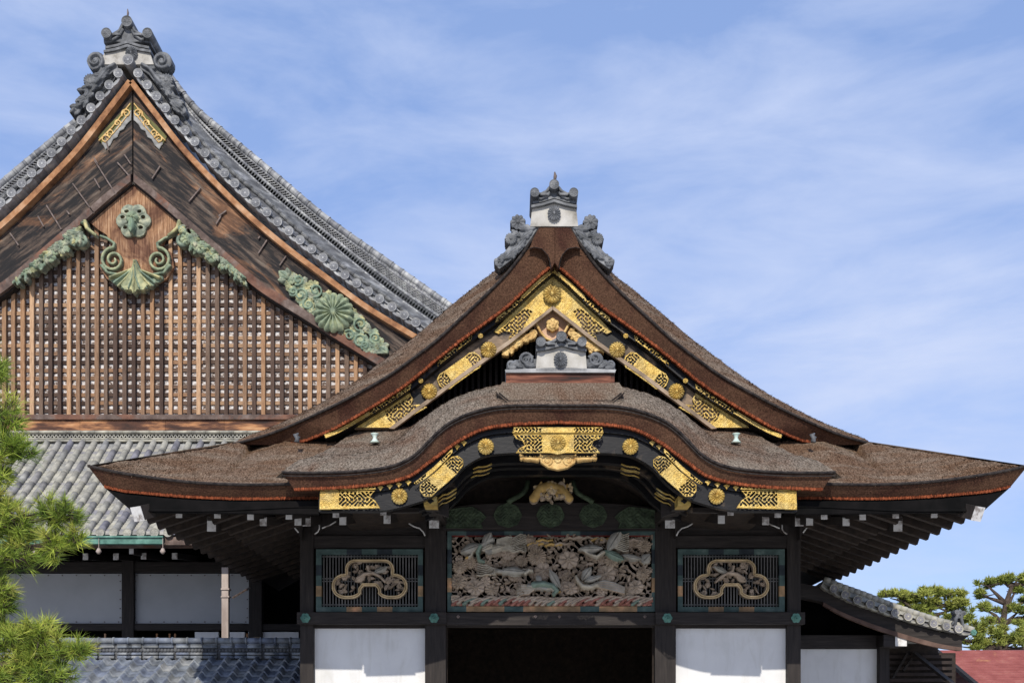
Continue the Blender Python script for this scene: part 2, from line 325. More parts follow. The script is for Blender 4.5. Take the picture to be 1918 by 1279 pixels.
class Cv:
    def __init__(s, x0, y0, x1, y1, step=1.0):
        s.X, s.Y = np.meshgrid(np.arange(x0, x1 + step, step), np.arange(y0, y1 + step, step))
        s.H = np.full(s.X.shape, -1.0); s.C = np.zeros(s.X.shape)
    def put(s, h, c=0.0):
        k = h > s.H; s.H[k] = h[k]; s.C[k] = c if np.isscalar(c) else c[k]
    def plate(s, poly, t=1.5, c=0.0, rim=2.5, holes=None, field=None, dots=0, edge=1.0, dens=.42):
        d = sdf(poly, s.X, s.Y); h = np.where(d > 0, np.minimum(1, d / edge) * t, -1)
        h = np.where((d > 0) & (d < rim), h + .8, h)
        if dots: h = np.where(d > rim, h + hexdots(s.X, s.Y, dots), h)
        if holes is not None:
            z = sdf(holes, s.X, s.Y) if not callable(holes) else holes(s.X, s.Y)
            k = (d > rim) & (z > 0) & ~filig(s.X, s.Y, dens); h = np.where(k, -1, h)
        s.put(h, c)
    def flower(s, x, y, r, n=12, h0=2.0, c=0.0, rot=0.0, cup=.5, amp=None, sx=1.0):
        dx, dy = (s.X - x) / sx, s.Y - y; q = np.hypot(dx, dy) / r; t = np.arctan2(dy, dx) + rot
        pet = np.abs(np.cos(n * t / 2)); edge = .84 + .16 * pet
        a = r * .35 if amp is None else amp
        h = h0 + a * (pet ** .7) * (.35 + cup * q) * (1 - q ** 4) + a * .6 * (q < .2)
        s.put(np.where(q < edge, h, -1), c)
    def leaf(s, x, y, l_, w_, ang, h0=1.5, c=0.0, amp=2.0, lobes=0):
        ca, sa = math.cos(ang), math.sin(ang); u = (s.X - x) * ca + (s.Y - y) * sa; v = -(s.X - x) * sa + (s.Y - y) * ca
        t = np.clip(u / l_, 0, 1); wid = w_ * np.sin(np.pi * np.clip(t, 0.02, .98)) ** .8
        if lobes: wid = wid * (.7 + .3 * np.abs(np.sin(t * lobes * np.pi)))
        q = np.abs(v) / np.maximum(wid, .01)
        h = h0 + amp * (1 - q ** 2) - amp * .45 * (np.abs(v) < .7) + amp * .5 * t
        s.put(np.where((u > 0) & (u < l_) & (q < 1), h, -1), c)
    def stroke(s, pts, r0, r1, h0=1.0, c=0.0, amp=1.0, groove=False):
        P = np.array(pts, float); n = len(P)
        for i in range(n - 1):
            a, b = P[i], P[i + 1]; e = b - a; t = np.clip(((s.X - a[0]) * e[0] + (s.Y - a[1]) * e[1]) / max(e @ e, 1e-9), 0, 1)
            rad = r0 + (r1 - r0) * (i + t) / (n - 1); d = np.hypot(s.X - a[0] - e[0] * t, s.Y - a[1] - e[1] * t) / np.maximum(rad, .01)
            h = h0 + amp * rad * np.sqrt(np.clip(1 - d * d, 0, 1))
            if groove: h = h - amp * rad * .8 * np.exp(-(d / .3) ** 2)
            s.put(np.where(d < 1, h, -1), c)
    def spiral(s, x, y, r, turns=1.6, dr=1, a0=0.0, w0=2.5, w1=1.2, h0=1.5, c=0.0, rin=.18):
        P = []
        for k in range(int(18 * turns)):
            t = k / (18 * turns); a = a0 + dr * 2 * math.pi * turns * t; q = r * (1 - (1 - rin) * t); P.append((x + q * math.cos(a), y + q * math.sin(a)))
        s.stroke(P, w0, w1, h0, c)
    def emit(s, mb, D, k=1.0, m=0, floor=None, sm=True, dep=0.0):
        sc = D / F * k; Hh, Ww = s.H.shape; idx = -np.ones(s.H.shape, int); o = len(mb.v)
        ok = s.H > 0; cell = ok[:-1, :-1] & ok[1:, :-1] & ok[:-1, 1:] & ok[1:, 1:]
        use = np.zeros(ok.shape, bool); use[:-1, :-1] |= cell; use[1:, :-1] |= cell; use[:-1, 1:] |= cell; use[1:, 1:] |= cell
        ii, jj = np.nonzero(use); idx[ii, jj] = np.arange(len(ii))
        vs = []
        for i, j in zip(ii, jj):
            x, y, z = W(s.X[i, j], s.Y[i, j], D); vs.append((x, y - s.H[i, j] * sc, z))
        ci, cj = np.nonzero(cell)
        fs = [(idx[i + 1, j], idx[i + 1, j + 1], idx[i, j + 1], idx[i, j]) for i, j in zip(ci, cj)]
        mb.add(vs, fs, list(s.C[ci, cj]), m, sm)
        # side walls so the carving has thickness
        pad = np.zeros((Hh + 1, Ww + 1), bool); pad[1:Hh, 1:Ww] = cell
        ws = []; wf = []
        def wall(a, b):
            q = len(ws)
            for (i, j) in (a, b):
                x, y, z = W(s.X[i, j], s.Y[i, j], D); ws.append((x, y - s.H[i, j] * sc, z)); ws.append((x, y + .002 + dep, z))
            wf.append((q, q + 1, q + 3, q + 2))
        for i, j in zip(ci, cj):
            if not pad[i, j + 1]: wall((i, j), (i, j + 1))
            if not pad[i + 2, j + 1]: wall((i + 1, j + 1), (i + 1, j))
            if not pad[i + 1, j]: wall((i + 1, j), (i, j))
            if not pad[i + 1, j + 2]: wall((i, j + 1), (i + 1, j + 1))
        mb.add(ws, wf, 0.0, m)

def inner_dist(mask, step, n):
    d = np.where(mask, .01, -1.0); m = mask.copy()
    for i in range(n):
        q = m.copy(); q[1:] &= m[:-1]; q[:-1] &= m[1:]; q[:, 1:] &= m[:, :-1]; q[:, :-1] &= m[:, 1:]
        if i % 2:
            q[1:, 1:] &= m[:-1, :-1]; q[:-1, :-1] &= m[1:, 1:]; q[1:, :-1] &= m[:-1, 1:]; q[:-1, 1:] &= m[1:, :-1]
        m = q; d[m] = (i + 1) * step
    return d
def crest_fn(n=16, h=3.0, btn=.2):
    def fn(rho, t):
        pet = abs(math.cos(n * t / 2)); a = rho * (1 - .11 * (1 - pet ** .5) * rho)
        if rho < btn: return a, h * 1.15
        return a, h * (.25 + .75 * pet ** .8) * (1 - .55 * max(0, rho - .55) ** 2 / .2) if rho < 1 else 0.0
    return fn
def crest(name, cx, cy, D, r, mat, parent, n=16, h=None, sx=1.0, rr=None):
    mb = MB(); mb.polar(cx, cy, D, r, crest_fn(n, h or r * .28), 9, n * 6, sx=sx, r=rr); return mb.build(name, mat, parent)
def tile_end(mb, cx, cy, D, r, dep, m=0, rr=None):
    """round end tile with raised rim and a flower boss, barrel running back"""
    def fn(rho, t):
        h = 2.0 if rho > .8 else (.6 + 1.0 * abs(math.cos(4 * t)) if .2 < rho < .72 else 1.8 if rho <= .2 else .3)
        return rho, h * r / 9
    mb.polar(cx, cy, D, r, fn, 10, 32, r=rr, m=m, rf=(lambda q: .68 if q > .72 or q < .2 else .3 * random.random() ** 2) if rr is None else None)
    k = D / F; c = W(cx, cy, D)
    mb.tube([(c[0], c[1] + .001 - 2 * k * r / 9, c[2]), (c[0], c[1] + dep, c[2])], r * k, 16, rr, m, caps=False)
def both(x0, fn):
    global MIR
    MIR = None; fn(0); MIR = x0; fn(1); MIR = None
# ================================================================ ENTRANCE PORCH
X0 = .72
porch = root('entrance_porch', (X0, 0, 0), 'timber entrance porch with bark thatched gable, curved eave and gilt fittings', 'porch')
HALF = [(1010, 429), (982, 471), (950, 512), (907, 556), (863, 597), (820, 636), (780, 667), (722, 708), (642, 752), (560, 791), (500, 815), (438, 832)]
LOWE = [(1030, 503), (1003, 526), (950, 576), (907, 608), (863, 640), (820, 674), (760, 723), (697, 764), (635, 800), (580, 824), (560, 829), (545, 834)]
SIL = [(1005, 427), (962, 478), (930, 505), (850, 568), (780, 628), (700, 689), (640, 733), (560, 779), (510, 803), (470, 821)]
ETOP = [(165, 873), (205, 882), (250, 890), (350, 903), (450, 908), (545, 907), (600, 907), (640, 907)]
ELOW = [(196, 913), (225, 920), (255, 924), (350, 932), (450, 936), (550, 935), (595, 935), (625, 935)]
KTOP = [(1045, 758), (949, 759), (893, 769), (850, 786), (822, 806), (800, 828), (780, 848), (760, 861), (735, 871), (697, 878), (635, 883), (560, 884), (528, 883)]
KLOW = [(1045, 793), (960, 797), (907, 805), (864, 825), (831, 848), (800, 871), (772, 891), (735, 903), (685, 911), (635, 915), (560, 918), (552, 918)]
KMID = [(1045, 717), (949, 719), (907, 727), (864, 740), (822, 762), (780, 793), (752, 819), (722, 836), (690, 845), (650, 850), (610, 853), (585, 855)]
BASE = [(1045, 716, 18.6), (949, 722, 18.6), (907, 733, 18.6), (864, 748, 18.6), (822, 768, 18.6), (790, 785, 18.5), (765, 799, 18.5), (735, 802, 18.5), (690, 806, 18.5), (620, 816, 18.5), (560, 823, 18.5), (500, 829, 18.5)]

KBACK = [p for p in BASE if p[0] >= 690] + [(660, 810, 18.5)]
def orange_lip(mb, pts, D, drop=.043, depth=.04, out_=.02):
    """ragged bright cut-bark lip hanging at the lower edge, made of many short vertical pieces"""
    P = rs(pts, 420); k = D / F
    for i in range(len(P) - 1):
        a, b = [W(q[0], q[1], q[2] if len(q) > 2 else D) for q in (P[i], P[i + 1])]
        if abs(a[0] - b[0]) < 1e-5 and abs(a[2] - b[2]) < 1e-5: continue
        h = drop * random.uniform(.75, 1.1); e = random.uniform(0, .018)
        n = Vector((b[2] - a[2], 0, -(b[0] - a[0]))); n.normalize()
        if n.z > 0: n = -n
        a1 = Vector(a) + n * e * .6; b1 = Vector(b) + n * e * .6; a0 = a1 - n * h; b0 = b1 - n * h
        y = -out_ - random.uniform(0, .012)
        P8 = [(a1.x, a1.y + y, a1.z), (b1.x, b1.y + y, b1.z), (b0.x, b0.y + y, b0.z), (a0.x, a0.y + y, a0.z)]
        mb.hexa(P8 + [(x, yy + depth - y, z) for x, yy, z in P8])

HALF = [(x, y, 18.0 + max(0, (600 - x) / 160) * .75) for x, y in HALF]; LOWE3 = [(x, y, 18.12 + max(0, (640 - x) / 95) * .4) for x, y in LOWE]
def cen(L_):
    p = L_[0]; return [(X0, p[1], p[2])] + list(L_[1:])
# ---- main gable thatch
top = MB(); face = MB(); lip = MB(); blk = MB(); side = MB()
def main_roof(k):
    V = cur(HALF, 18.0, 150); S = cur(SIL, 19.3, 150); Lw = cur(LOWE3, 18.12, 150)
    n = 150
    rows = blend(V, S, 26, -.06)                      # rounded shoulder between verge and ridge line
    rows = rough(rows, .022); top.grid(rows, .5, rf=random.random); bristle(top, rows, 5000)
    # the slope carries on back, then down the side to the side eave
    B = []
    prof = [(p[0], p[2]) for p in S] + [((2 * X0 - (-5.4)) if MIR is not None else -5.4, 6.15), ((2 * X0 + 6.6) if MIR is not None else -6.6, 5.62)]
    for y in (-.7, 1.5, 4, 7.5): B.append([(x, y, z) for x, z in prof])
    top.grid(B, .4)
    # cut edge of the bark, in slightly leaning face
    fr = blend(V, Lw, 10); face.grid(fr, .5); orange_lip(lip, [(x, y, d - .02) for x, y, d in LOWE3], 18.1)
    Lb = [(x, y + 1.1, z + .05) for x, y, z in Lw[:120]]; face.grid([Lw[:120], Lb], .5)     # underside
    blk.tube([(p[0], p[1] - .01, p[2]) for p in V], .026, 6)
both(X0, main_roof)
apex = MB()
def cap_half(k):
    a = [(1039, 427), (1010, 427), (1000, 444), (992, 466), (1004, 464), (1020, 470), (1030, 484), (1033, 502), (1039, 492)]
    apex.poly(a, 17.93, .25)
    apex.tube([W(x, y, 17.92) for x, y in [(988, 467), (1000, 463), (1015, 466), (1026, 478), (1030, 492), (1031, 504)]], .006, 5, m=1)
both(X0, cap_half)
top.build('bark_roof', BARK, porch)
face.build('verge_face', BARKE, porch); lip.build('orange_lip', BARKO, porch); blk.build('drip_edge', BARKD, porch)
apex.build('apex_cap', [BARKE, BARKD], porch)

# ---- front skirt, side skirts
def skirt(k):
    sk = MB(); skf = MB(); skl = MB(); skd = MB(); und = MB()
    E = rs(ETOP, 260); rowE = [W(x, y, 16.8 + .0 * x) for x, y in E]
    xh = (470 - CX) * 19.3 / F; rowT = []
    hip = rs([(165, 873, 16.8), (240, 862, 17.15), (300, 852, 17.5), (380, 840, 18.1), (440, 829, 18.6), (470, 823, 19.0)], 80)
    hx = np.array([(p[0] - CX) * p[2] / F for p in hip]); hD = hip[:, 2]; hz = np.array([1.6 + (CY - p[1]) * p[2] / F for p in hip])
    bs = rs(BASE[::-1], 80); bx = np.array([(p[0] - CX) * p[2] / F for p in bs]); bz = np.array([1.6 + (CY - p[1]) * p[2] / F for p in bs])
    for p in E:
        x = (p[0] - CX) * 16.8 / F
        if x < hx[-1]: D = np.interp(x, hx, hD); z = np.interp(x, hx, hz)
        else:
            D = 19.0 + (18.5 - 19.0) * min(1, (x - hx[-1]) / .7); z = min(6.62, np.interp(x, [hx[-1], hx[-1] + .9, 9], [hz[-1], 6.62, 6.62]))
        rowT.append(wp(x, D - 20, z - .01))
    rows = rough(blend(rowE, rowT, 26, .0), .022); sk.grid(rows, .5, rf=random.random); bristle(sk, rows, 4500)
    # side skirt behind the hip
    tip = W(165, 873, 16.8)
    hipw = [W(p[0], p[1], p[2]) for p in hip]
    sr = []
    for i in range(14):
        y = -3.2 + i * .8; e = (tip[0], y, 5.55 + .22 * math.exp(-(y + 3.2) / .9)); row = [e]
        for j in range(1, 9):
            t = j / 8; x = -6.67 + t * 1.95
            if MIR is not None: x = 2 * X0 - x
            yy = max(y, (-3.2 + t * 2.2)); row.append((x, yy, 5.62 + t * 1.15 + (1 - t) * .15 * math.exp(-(y + 3.2))))
        sr.append(row)
    sk.grid(sr, .4)
    El = rs(ELOW, 260); A = rowE; Bq = [W(x, y, 16.98) for x, y in El]
    skf.grid(blend(A, Bq, 8), .5); orange_lip(skl, ELOW, 16.96)
    skd.tube([(p[0], p[1] - .005, p[2] + .005) for p in A], .024, 6)
    # side fascia and its lip
    c0, c1 = A[0], Bq[0]
    s1 = [(c0[0], y, 5.64 + .13 * math.exp(-(y + 3.2) / .9)) for y in np.linspace(-3.2, 7.2, 30)]
    s2 = [(c1[0], y + .17, 5.40 + (c1[2] - 5.40) * math.exp(-(y + 3.2) / .9)) for y in np.linspace(-3.2, 7.2, 30)]
    s1[0] = c0; s2[0] = c1
    skf.grid([s1, s2], .5)
    # undercut: from the lip down and in to the board line
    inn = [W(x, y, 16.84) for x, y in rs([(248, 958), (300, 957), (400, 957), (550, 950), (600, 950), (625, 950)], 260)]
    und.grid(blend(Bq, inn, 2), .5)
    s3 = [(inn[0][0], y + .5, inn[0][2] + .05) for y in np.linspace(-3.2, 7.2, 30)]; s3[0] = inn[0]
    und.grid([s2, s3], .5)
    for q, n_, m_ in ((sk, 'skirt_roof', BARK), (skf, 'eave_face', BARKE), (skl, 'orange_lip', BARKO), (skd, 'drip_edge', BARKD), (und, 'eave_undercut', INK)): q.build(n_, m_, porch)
both(X0, skirt)

# ---- curved front gable (bell shaped eave)
kt = MB(); kf = MB(); kl = MB(); kd = MB()
def kara(k):
    n = 240
    A = cen(cur(KTOP, 16.5, n)); Mi = cen(cur(KMID, 17.3, n)); Bk = cen(cur(KBACK, 18.5, n)); Lw = cen(cur(KLOW, 16.62, n))
    rows = blend(A, Mi, 16, -.045)[:-1] + blend(Mi, Bk, 16, .03)
    sg = -1 if MIR is None else 1
    for i, row in enumerate(rows): p = row[-1]; row.append((p[0] + sg * .10, p[1], p[2] - .10 - .16 * min(1, i / 6)))
    rows = rough(rows, .02); kt.grid(rows, .5, rf=random.random); bristle(kt, rows, 7000)
    kf.grid(blend(A, Lw, 8), .5); kf.grid([Lw, [(x, y + .9, z) for x, y, z in Lw]], .5)
    orange_lip(kl, KLOW, 16.6)
    kd.tube([(p[0], p[1] - .008, p[2] - .012) for p in A], .022, 6)
    kd.tube([(p[0], p[1] - .002, p[2] - .062) for p in A], .012, 5)
    # stepped end of the raised eave
    a, b = A[-1], Lw[-1]; c = Bk[-1]
    kf.add([a, b, (b[0], b[1] + .6, b[2]), (a[0], a[1] + 1.0, a[2])], [(0, 1, 2, 3)], .5)
both(X0, kara)
kt.build('curved_gable_roof', BARKG, porch); kf.build('curved_eave_face', BARKE, porch); kl.build('orange_lip', BARKO, porch); kd.build('drip_edge', BARKD, porch)
# thatch saddle over the crown with three stepped courses
rd = MB()
for i in range(5):
    o = i * 5
    rd.poly([(929 + o * .9, 733 + i * .3), (949 + o * .35, 753 - i * 3.2), (1149 - o * .35, 753 - i * 3.2), (1170 - o * .9, 733 + i * .3), (1160, 717), (940, 717)], 16.62 + i * .045, .8)
rows = rough([[W(x, y, D) for x in np.linspace(a, b, 70)] for (a, b, y, D) in ((948, 1150, 741, 16.76), (945, 1154, 731, 16.78), (942, 1158, 721, 16.85), (940, 1160, 716, 17.1))], .015)
rd.grid(rows, .5, rf=random.random); bristle(rd, rows, 1800)
for i in range(4): rd.tube([W(a, b, 16.58 + i * .03) for a, b in [(930 + i * 5, 736 - i * .5), (950 + i * 3, 754 - i * 3.6), (1148 - i * 3, 754 - i * 3.6), (1169 - i * 5, 736 - i * .5)]], .01, 5, m=1)
rd.build('thatch_saddle', [BARKG, BARKD], porch)
wbx = MB(); wbx.pbox(948, 697, 1151, 719, 16.9, .9); wbx.pbox(955, 703, 1144, 719, 16.88, .1); 
RED = M('reddish_ridge_plank', [(.3, (.02, .014, .012)), (.5, (.10, .035, .022)), (.7, (.3, .12, .07))], 3, (.5, 1, 4), rough=.8, bump=(10, .3, .01))
wbx.build('ridge_plank', RED, porch)

# ---- ridge end ornaments
def ornament(parent, cx, cy, D, r=9.0, side=(37, 15), body=(44, 78, 43, 45), fin='leaf', crest_r=13.5, crest_y=54, rod=True, sc=1.0, white=PLAST, dark=TILED, fins=None, depth=.7, crest_x=0):
    """cx,cy: centre of the top end tile in px; body: top y, bottom y, half widths"""
    g = MB(); bt, bb, h0, h1 = body
    og = bpy.data.objects.new('ridge_ornament', None)
    mbw = MB(); mbw.poly([(cx - h0, cy + bt + 2), (cx, cy + bt - 9), (cx + h0, cy + bt + 2), (cx + h1, cy + bb), (cx - h1, cy + bb)], D, depth)
    body_ = mbw.build('ridge_ornament', white, parent)
    sx_, sy_ = side
    # two roof-like mouldings above the white block
    for i, (dy, w_) in enumerate(((-1, h0 + 2), (-8, h0 - 1))):
        g.poly([(cx - w_, cy + bt + dy), (cx - w_ * .5, cy + bt + dy - 4), (cx, cy + bt + dy - 11), (cx + w_ * .5, cy + bt + dy - 4), (cx + w_, cy + bt + dy), (cx + w_, cy + bt + dy + 4.5), (cx + w_ * .5, cy + bt + dy + .5), (cx, cy + bt + dy - 6), (cx - w_ * .5, cy + bt + dy + .5), (cx - w_, cy + bt + dy + 4.5)], D - .07 + i * .03, depth + .1)
    g.poly([(cx - sx_ - 5, cy + sy_ + 18), (cx - sx_ - 6, cy + sy_), (cx - sx_ * .5, cy + sy_ + 2), (cx - 6, cy + 5), (cx, cy), (cx + 6, cy + 5), (cx + sx_ * .5, cy + sy_ + 2), (cx + sx_ + 6, cy + sy_), (cx + sx_ + 5, cy + sy_ + 18), (cx + sx_ * .5, cy + sy_ + 15), (cx, cy + bt - 14), (cx - sx_ * .5, cy + sy_ + 15)], D - .02, depth)
    for s_ in (-1, 1):      # slotted sagging beams between the end tiles
        P = [(cx + s_ * 8, cy + 5), (cx + s_ * 14, cy + sy_ * .7 + 2), (cx + s_ * (sx_ - 12), cy + sy_ + 3), (cx + s_ * (sx_ - 6), cy + sy_ + 2)]
        g.tube([W(x, y, D - .05) for x, y in P], 3.0 * D / F, 8)
        P = [(x, y + 9) for x, y in P]; g.tube([W(x, y, D - .05) for x, y in P], 2.6 * D / F, 8)
        g.pbox(cx + s_ * (sx_ * .5) - 7, cy + sy_ * .8 + 3, cx + s_ * (sx_ * .5) + 7, cy + sy_ * .8 + 7, D - .11, .1)
    g.build('cap_tiles', dark, body_)
    for dx, dy, q in ((0, 0, r), (-sx_, sy_, r * .93), (sx_, sy_, r * .93)):
        t = MB(); tile_end(t, cx + dx, cy + dy, D - .14, q, depth + .1); t.build('end_tile', dark, body_)
    crest('chrysanthemum_crest', cx + crest_x, cy + crest_y, D - .05, crest_r, dark, body_, 16, 3.5, .9)
    if rod:
        t = MB(); a = W(cx + 1, cy - 8, D); t.tube([a, (a[0] + .01, a[1], a[2] + 8 * D / F), (a[0], a[1], a[2] + 15.5 * D / F)], .018, 6, rads=[.022, .03, .01]); t.build('lightning_rod', IRON, body_)
    for s_ in (-1, 1):
        c = fins(s_); t = MB(); c.emit(t, D + .05, 1.0, dep=.28); t.build('side_fin', dark, body_)
    return body_

def porch_fin(s_):
    cx = 1038; X = lambda x: cx + s_ * (cx - x)
    c = Cv(min(X(918), X(1014)), 400, max(X(918), X(1014)), 512, .8)
    A = lambda a: a if s_ > 0 else math.pi - a
    c.plate([(X(1012), 427), (X(990), 422), (X(975), 428), (X(958), 455), (X(938), 480), (X(928), 498), (X(935), 505), (X(955), 490), (X(985), 462)], 1.0, rim=0)
    c.flower(X(970), 417, 15, 9, 1.5, 0, .3, .3, 5); c.flower(X(957), 449, 12, 16, 4, 0, 0, .6, 4)
    c.flower(X(934), 491, 9.5, 5, 2, 0, .2, .2, 4)
    for (x, y, l_, w_, a) in ((1004, 428, 34, 8, .98), (998, 434, 30, 7, .8), (985, 448, 28, 8, .72), (975, 462, 26, 8, .8), (963, 470, 24, 8, .75), (950, 478, 20, 7, .85), (962, 468, 20, 6, .5), (945, 474, 22, 6, .6), (975, 445, 22, 6, 1.2)):
        c.leaf(X(x), y, l_, w_, math.pi * (a if s_ < 0 else 1 - a), 2, 0, 3, 3)
    return c

def curve_fin(s_):
    cx = 1050; X = lambda x: cx + s_ * (cx - x)
    c = Cv(min(X(944), X(1012)), 654, max(X(944), X(1012)), 696, .8)
    c.plate([(X(1006), 672), (X(1006), 693), (X(948), 693), (X(948), 683), (X(965), 674)], 1.0, rim=0)
    c.flower(X(985), 674, 15, 1, 1.5, 0, .3, .1, 4); c.spiral(X(985), 674, 12, 1.6, s_, .5, 2.4, 1.2, 5)
    c.flower(X(957), 684, 9.5, 1, 2, 0, .2, .2, 4); c.spiral(X(957), 684, 7, 1.3, -s_, .5, 2, 1, 4)
    for (x, y, l_, w_, a) in ((1004, 688, 26, 7, 1.1), (1000, 668, 16, 5, .9), (980, 690, 20, 6, 1.15), (972, 676, 18, 6, .8), (968, 690, 18, 5, 1.0)):
        c.leaf(X(x), y, l_, w_, math.pi * (a if s_ < 0 else 1 - a), 3, 0, 3, 2)
    return c
ornament(porch, 1038, 346, 17.95, 9.2, (36.5, 15), (39, 78, 41, 45), crest_r=14, crest_y=54, fins=porch_fin)
ornament(porch, 1051.5, 630, 16.85, 9.5, (38.5, 10), (24, 64, 45, 48), crest_r=14.5, crest_y=43, fins=curve_fin, rod=False, crest_x=-1.5)
sl_ = MB(); sl_.poly([(946, 692), (1048, 688), (1154, 692), (1152, 697.5), (947, 697.5)], 16.85, 1.0); sl_.build('tile_slab', TILE, porch)

# ---- gable wall and its bargeboards
GX = .70
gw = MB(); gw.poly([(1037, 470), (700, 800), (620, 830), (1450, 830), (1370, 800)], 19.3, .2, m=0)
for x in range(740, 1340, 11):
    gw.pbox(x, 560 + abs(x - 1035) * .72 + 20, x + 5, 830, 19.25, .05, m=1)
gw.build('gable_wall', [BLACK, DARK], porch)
sill = MB()
def offs(pts, d):
    P = rs(pts, 60); T = np.gradient(P[:, :2], axis=0); T /= np.linalg.norm(T, axis=1)[:, None] + 1e-9
    return [(p[0] - t[1] * d, p[1] + t[0] * d) for p, t in zip(P, T)]
LW2 = [(1038, 497)] + LOWE[1:9] + [(606, 812)]
def bargeboards(k):
    side_ = 'near' if k == 0 else 'far'
    st = MB(); up = offs(LW2, 1); lo = offs(LW2, -11)
    if lo[30][1] < up[30][1]: lo = offs(LW2, 11)
    st.band([W(x, y, 18.2) for x, y in up], [W(x, y, 18.2) for x, y in lo], .3)
    strip_ = st.build('bargeboard', LACQ, porch)
    mb = MB()
    main = [(1037, 508), (985, 556), (925, 612), (865, 658), (822, 690), (768, 730), (700, 778), (664, 803), (733, 803), (780, 769), (864, 706), (953, 643), (1035, 577)]
    mb.poly(main, 18.36, .14)
    mb.build('lower_board', LACQW, strip_)
    ed = MB(); ed.band([W(x, y, 18.3) for x, y in [(1035, 573), (953, 637), (864, 700), (780, 763), (728, 802)]], [W(x, y, 18.3) for x, y in [(1035, 580), (955, 644), (866, 707), (782, 770), (738, 803)]], .08, sm=False)
    ed.build('edge_moulding', WOODEDGE, strip_)
    g = MB(); c = Cv(640, 495, 1040, 812, 1.0); c2 = Cv(600, 490, 1042, 830, 1.0)
    # apex plate with openwork ends
    c.plate([(1036, 511), (985, 560), (940, 604), (924, 622), (934, 627), (944, 621), (960, 624), (953, 632), (952, 640), (955, 647), (1036, 581)], 1.5, 0, 2.2, holes=lambda X, Y: np.where((X + Y * .55 < 1318) & (sdf([(935, 622), (955, 641), (1000, 606), (998, 585), (985, 578), (970, 590)], X, Y) > 0), 1, -1), dots=9)
    # lozenge plate half way down
    d_ = np.array((-.815, .58)); n_ = np.array((.58, .815)); o_ = np.array((861.0, 695.0))
    L_ = lambda u, v: tuple(o_ + d_ * u + n_ * v)
    c.plate([L_(-24, -17), L_(24, -17), L_(24, 17), L_(-24, 17)], 1.5, 0, 2, dots=8)
    for s_ in (-1, 1):
        c.plate([L_(s_ * 22, -17), L_(s_ * 34, -18), L_(s_ * 44, -13), L_(s_ * 48, 0), L_(s_ * 44, 13), L_(s_ * 34, 18), L_(s_ * 22, 17), L_(s_ * 19, 0)], 1.5, 0, 3.2, holes=lambda X, Y: np.ones(X.shape), dens=.5)
    # foot plate
    c.plate([(768, 735), (775, 748), (770, 759), (786, 757), (802, 763), (733, 802), (664, 802), (700, 779), (735, 757)], 1.5, 0, 2.2, holes=[(770, 742), (770, 760), (795, 763), (745, 792), (728, 788), (722, 772)], dots=9)
    c.emit(g, 18.33); g.build('gold_plate', GOLD, strip_)
    g = MB(); m1 = offs(LW2, 2 if lo[30][1] == offs(LW2, 11)[30][1] else -2); m2 = offs(LW2, 10 if lo[30][1] == offs(LW2, 11)[30][1] else -10)
    def seg(xa, xb, q=None):
        A = [p for p in m1 if xa <= p[0] <= xb]; B_ = [p for p in m2 if xa <= p[0] <= xb]
        c2.plate(A + B_[::-1], 1.4, 0, 1.6, holes=q)
    seg(924, 1045, [(925, 605), (925, 625), (990, 570), (975, 555)]); seg(815, 888, lambda X, Y: np.ones(X.shape)); seg(600, 772, [(690, 770), (720, 790), (775, 745), (765, 725)])
    c2.emit(g, 18.18); g.build('gold_strip', GOLD, strip_)
    for x, y in ((915, 655), (804, 733)): crest('chrysanthemum_crest', x, y, 18.3, 15.5, GOLD, strip_, 16)
    for x, y in ((900, 629), (788, 713)): crest('gold_stud', x, y, 18.17, 5, GOLD, strip_, 8)
WOODEDGE = M('pale_edge_moulding', [(.3, (.12, .085, .055)), (.55, (.30, .22, .15)), (.75, (.42, .33, .24))], 3, rough=.7)
both(GX, bargeboards)
crest('chrysanthemum_crest', 1034, 551, 18.25, 17.5, GOLD, porch, 16)
# hanging gable pendant: pale board, gilt boss and foliage
pd = MB(); pd.poly([(1035, 580), (1001, 607), (1001, 618), (1020, 640), (1060, 640), (1069, 615), (1069, 607)], 18.5, .08); pend = pd.build('gable_pendant', M('raw_cypress_pendant', [(.3, (.42, .24, .14)), (.7, (.60, .40, .27))], 3, rough=.7), porch)
g = MB(); c = Cv(940, 590, 1130, 668, .9)
c.flower(1035, 609, 13, 6, 2, 0, .5, .4, 4); c.flower(1035, 611, 7, 6, 5, 0, .2, .3, 3)
for s_ in (-1, 1):
    X = lambda x: 1035 + s_ * (1035 - x)
    c.spiral(X(1000), 626, 9, 1.3, -s_, 1.5, 3, 1.6, 2)
    for i in range(16):
        t = i / 15; x = 1000 - 52 * t; y = 625 + 33 * t
        for _ in range(3): c.leaf(X(x + random.uniform(-4, 5)), y + random.uniform(-6, 4), random.uniform(10, 16), random.uniform(3.5, 6), (math.pi * random.uniform(.55, 1.05)) if s_ < 0 else math.pi * random.uniform(-.05, .45), random.uniform(1, 4), 0, 3, 2)
    c.stroke([(X(1004), 607), (X(1012), 622), (X(1022), 634), (X(1035), 640)], 3, 2.4, 2, 0)
c.emit(g, 18.42, dep=.05); g.build('gilt_foliage', GOLDP, pend)
sb = MB(); sb.poly([(620, 826), (640, 815), (700, 803), (765, 799), (790, 785), (1280, 785), (1306, 799), (1371, 803), (1431, 815), (1451, 826)], 18.55, .2); sb.build('gable_sill', DARK, porch)

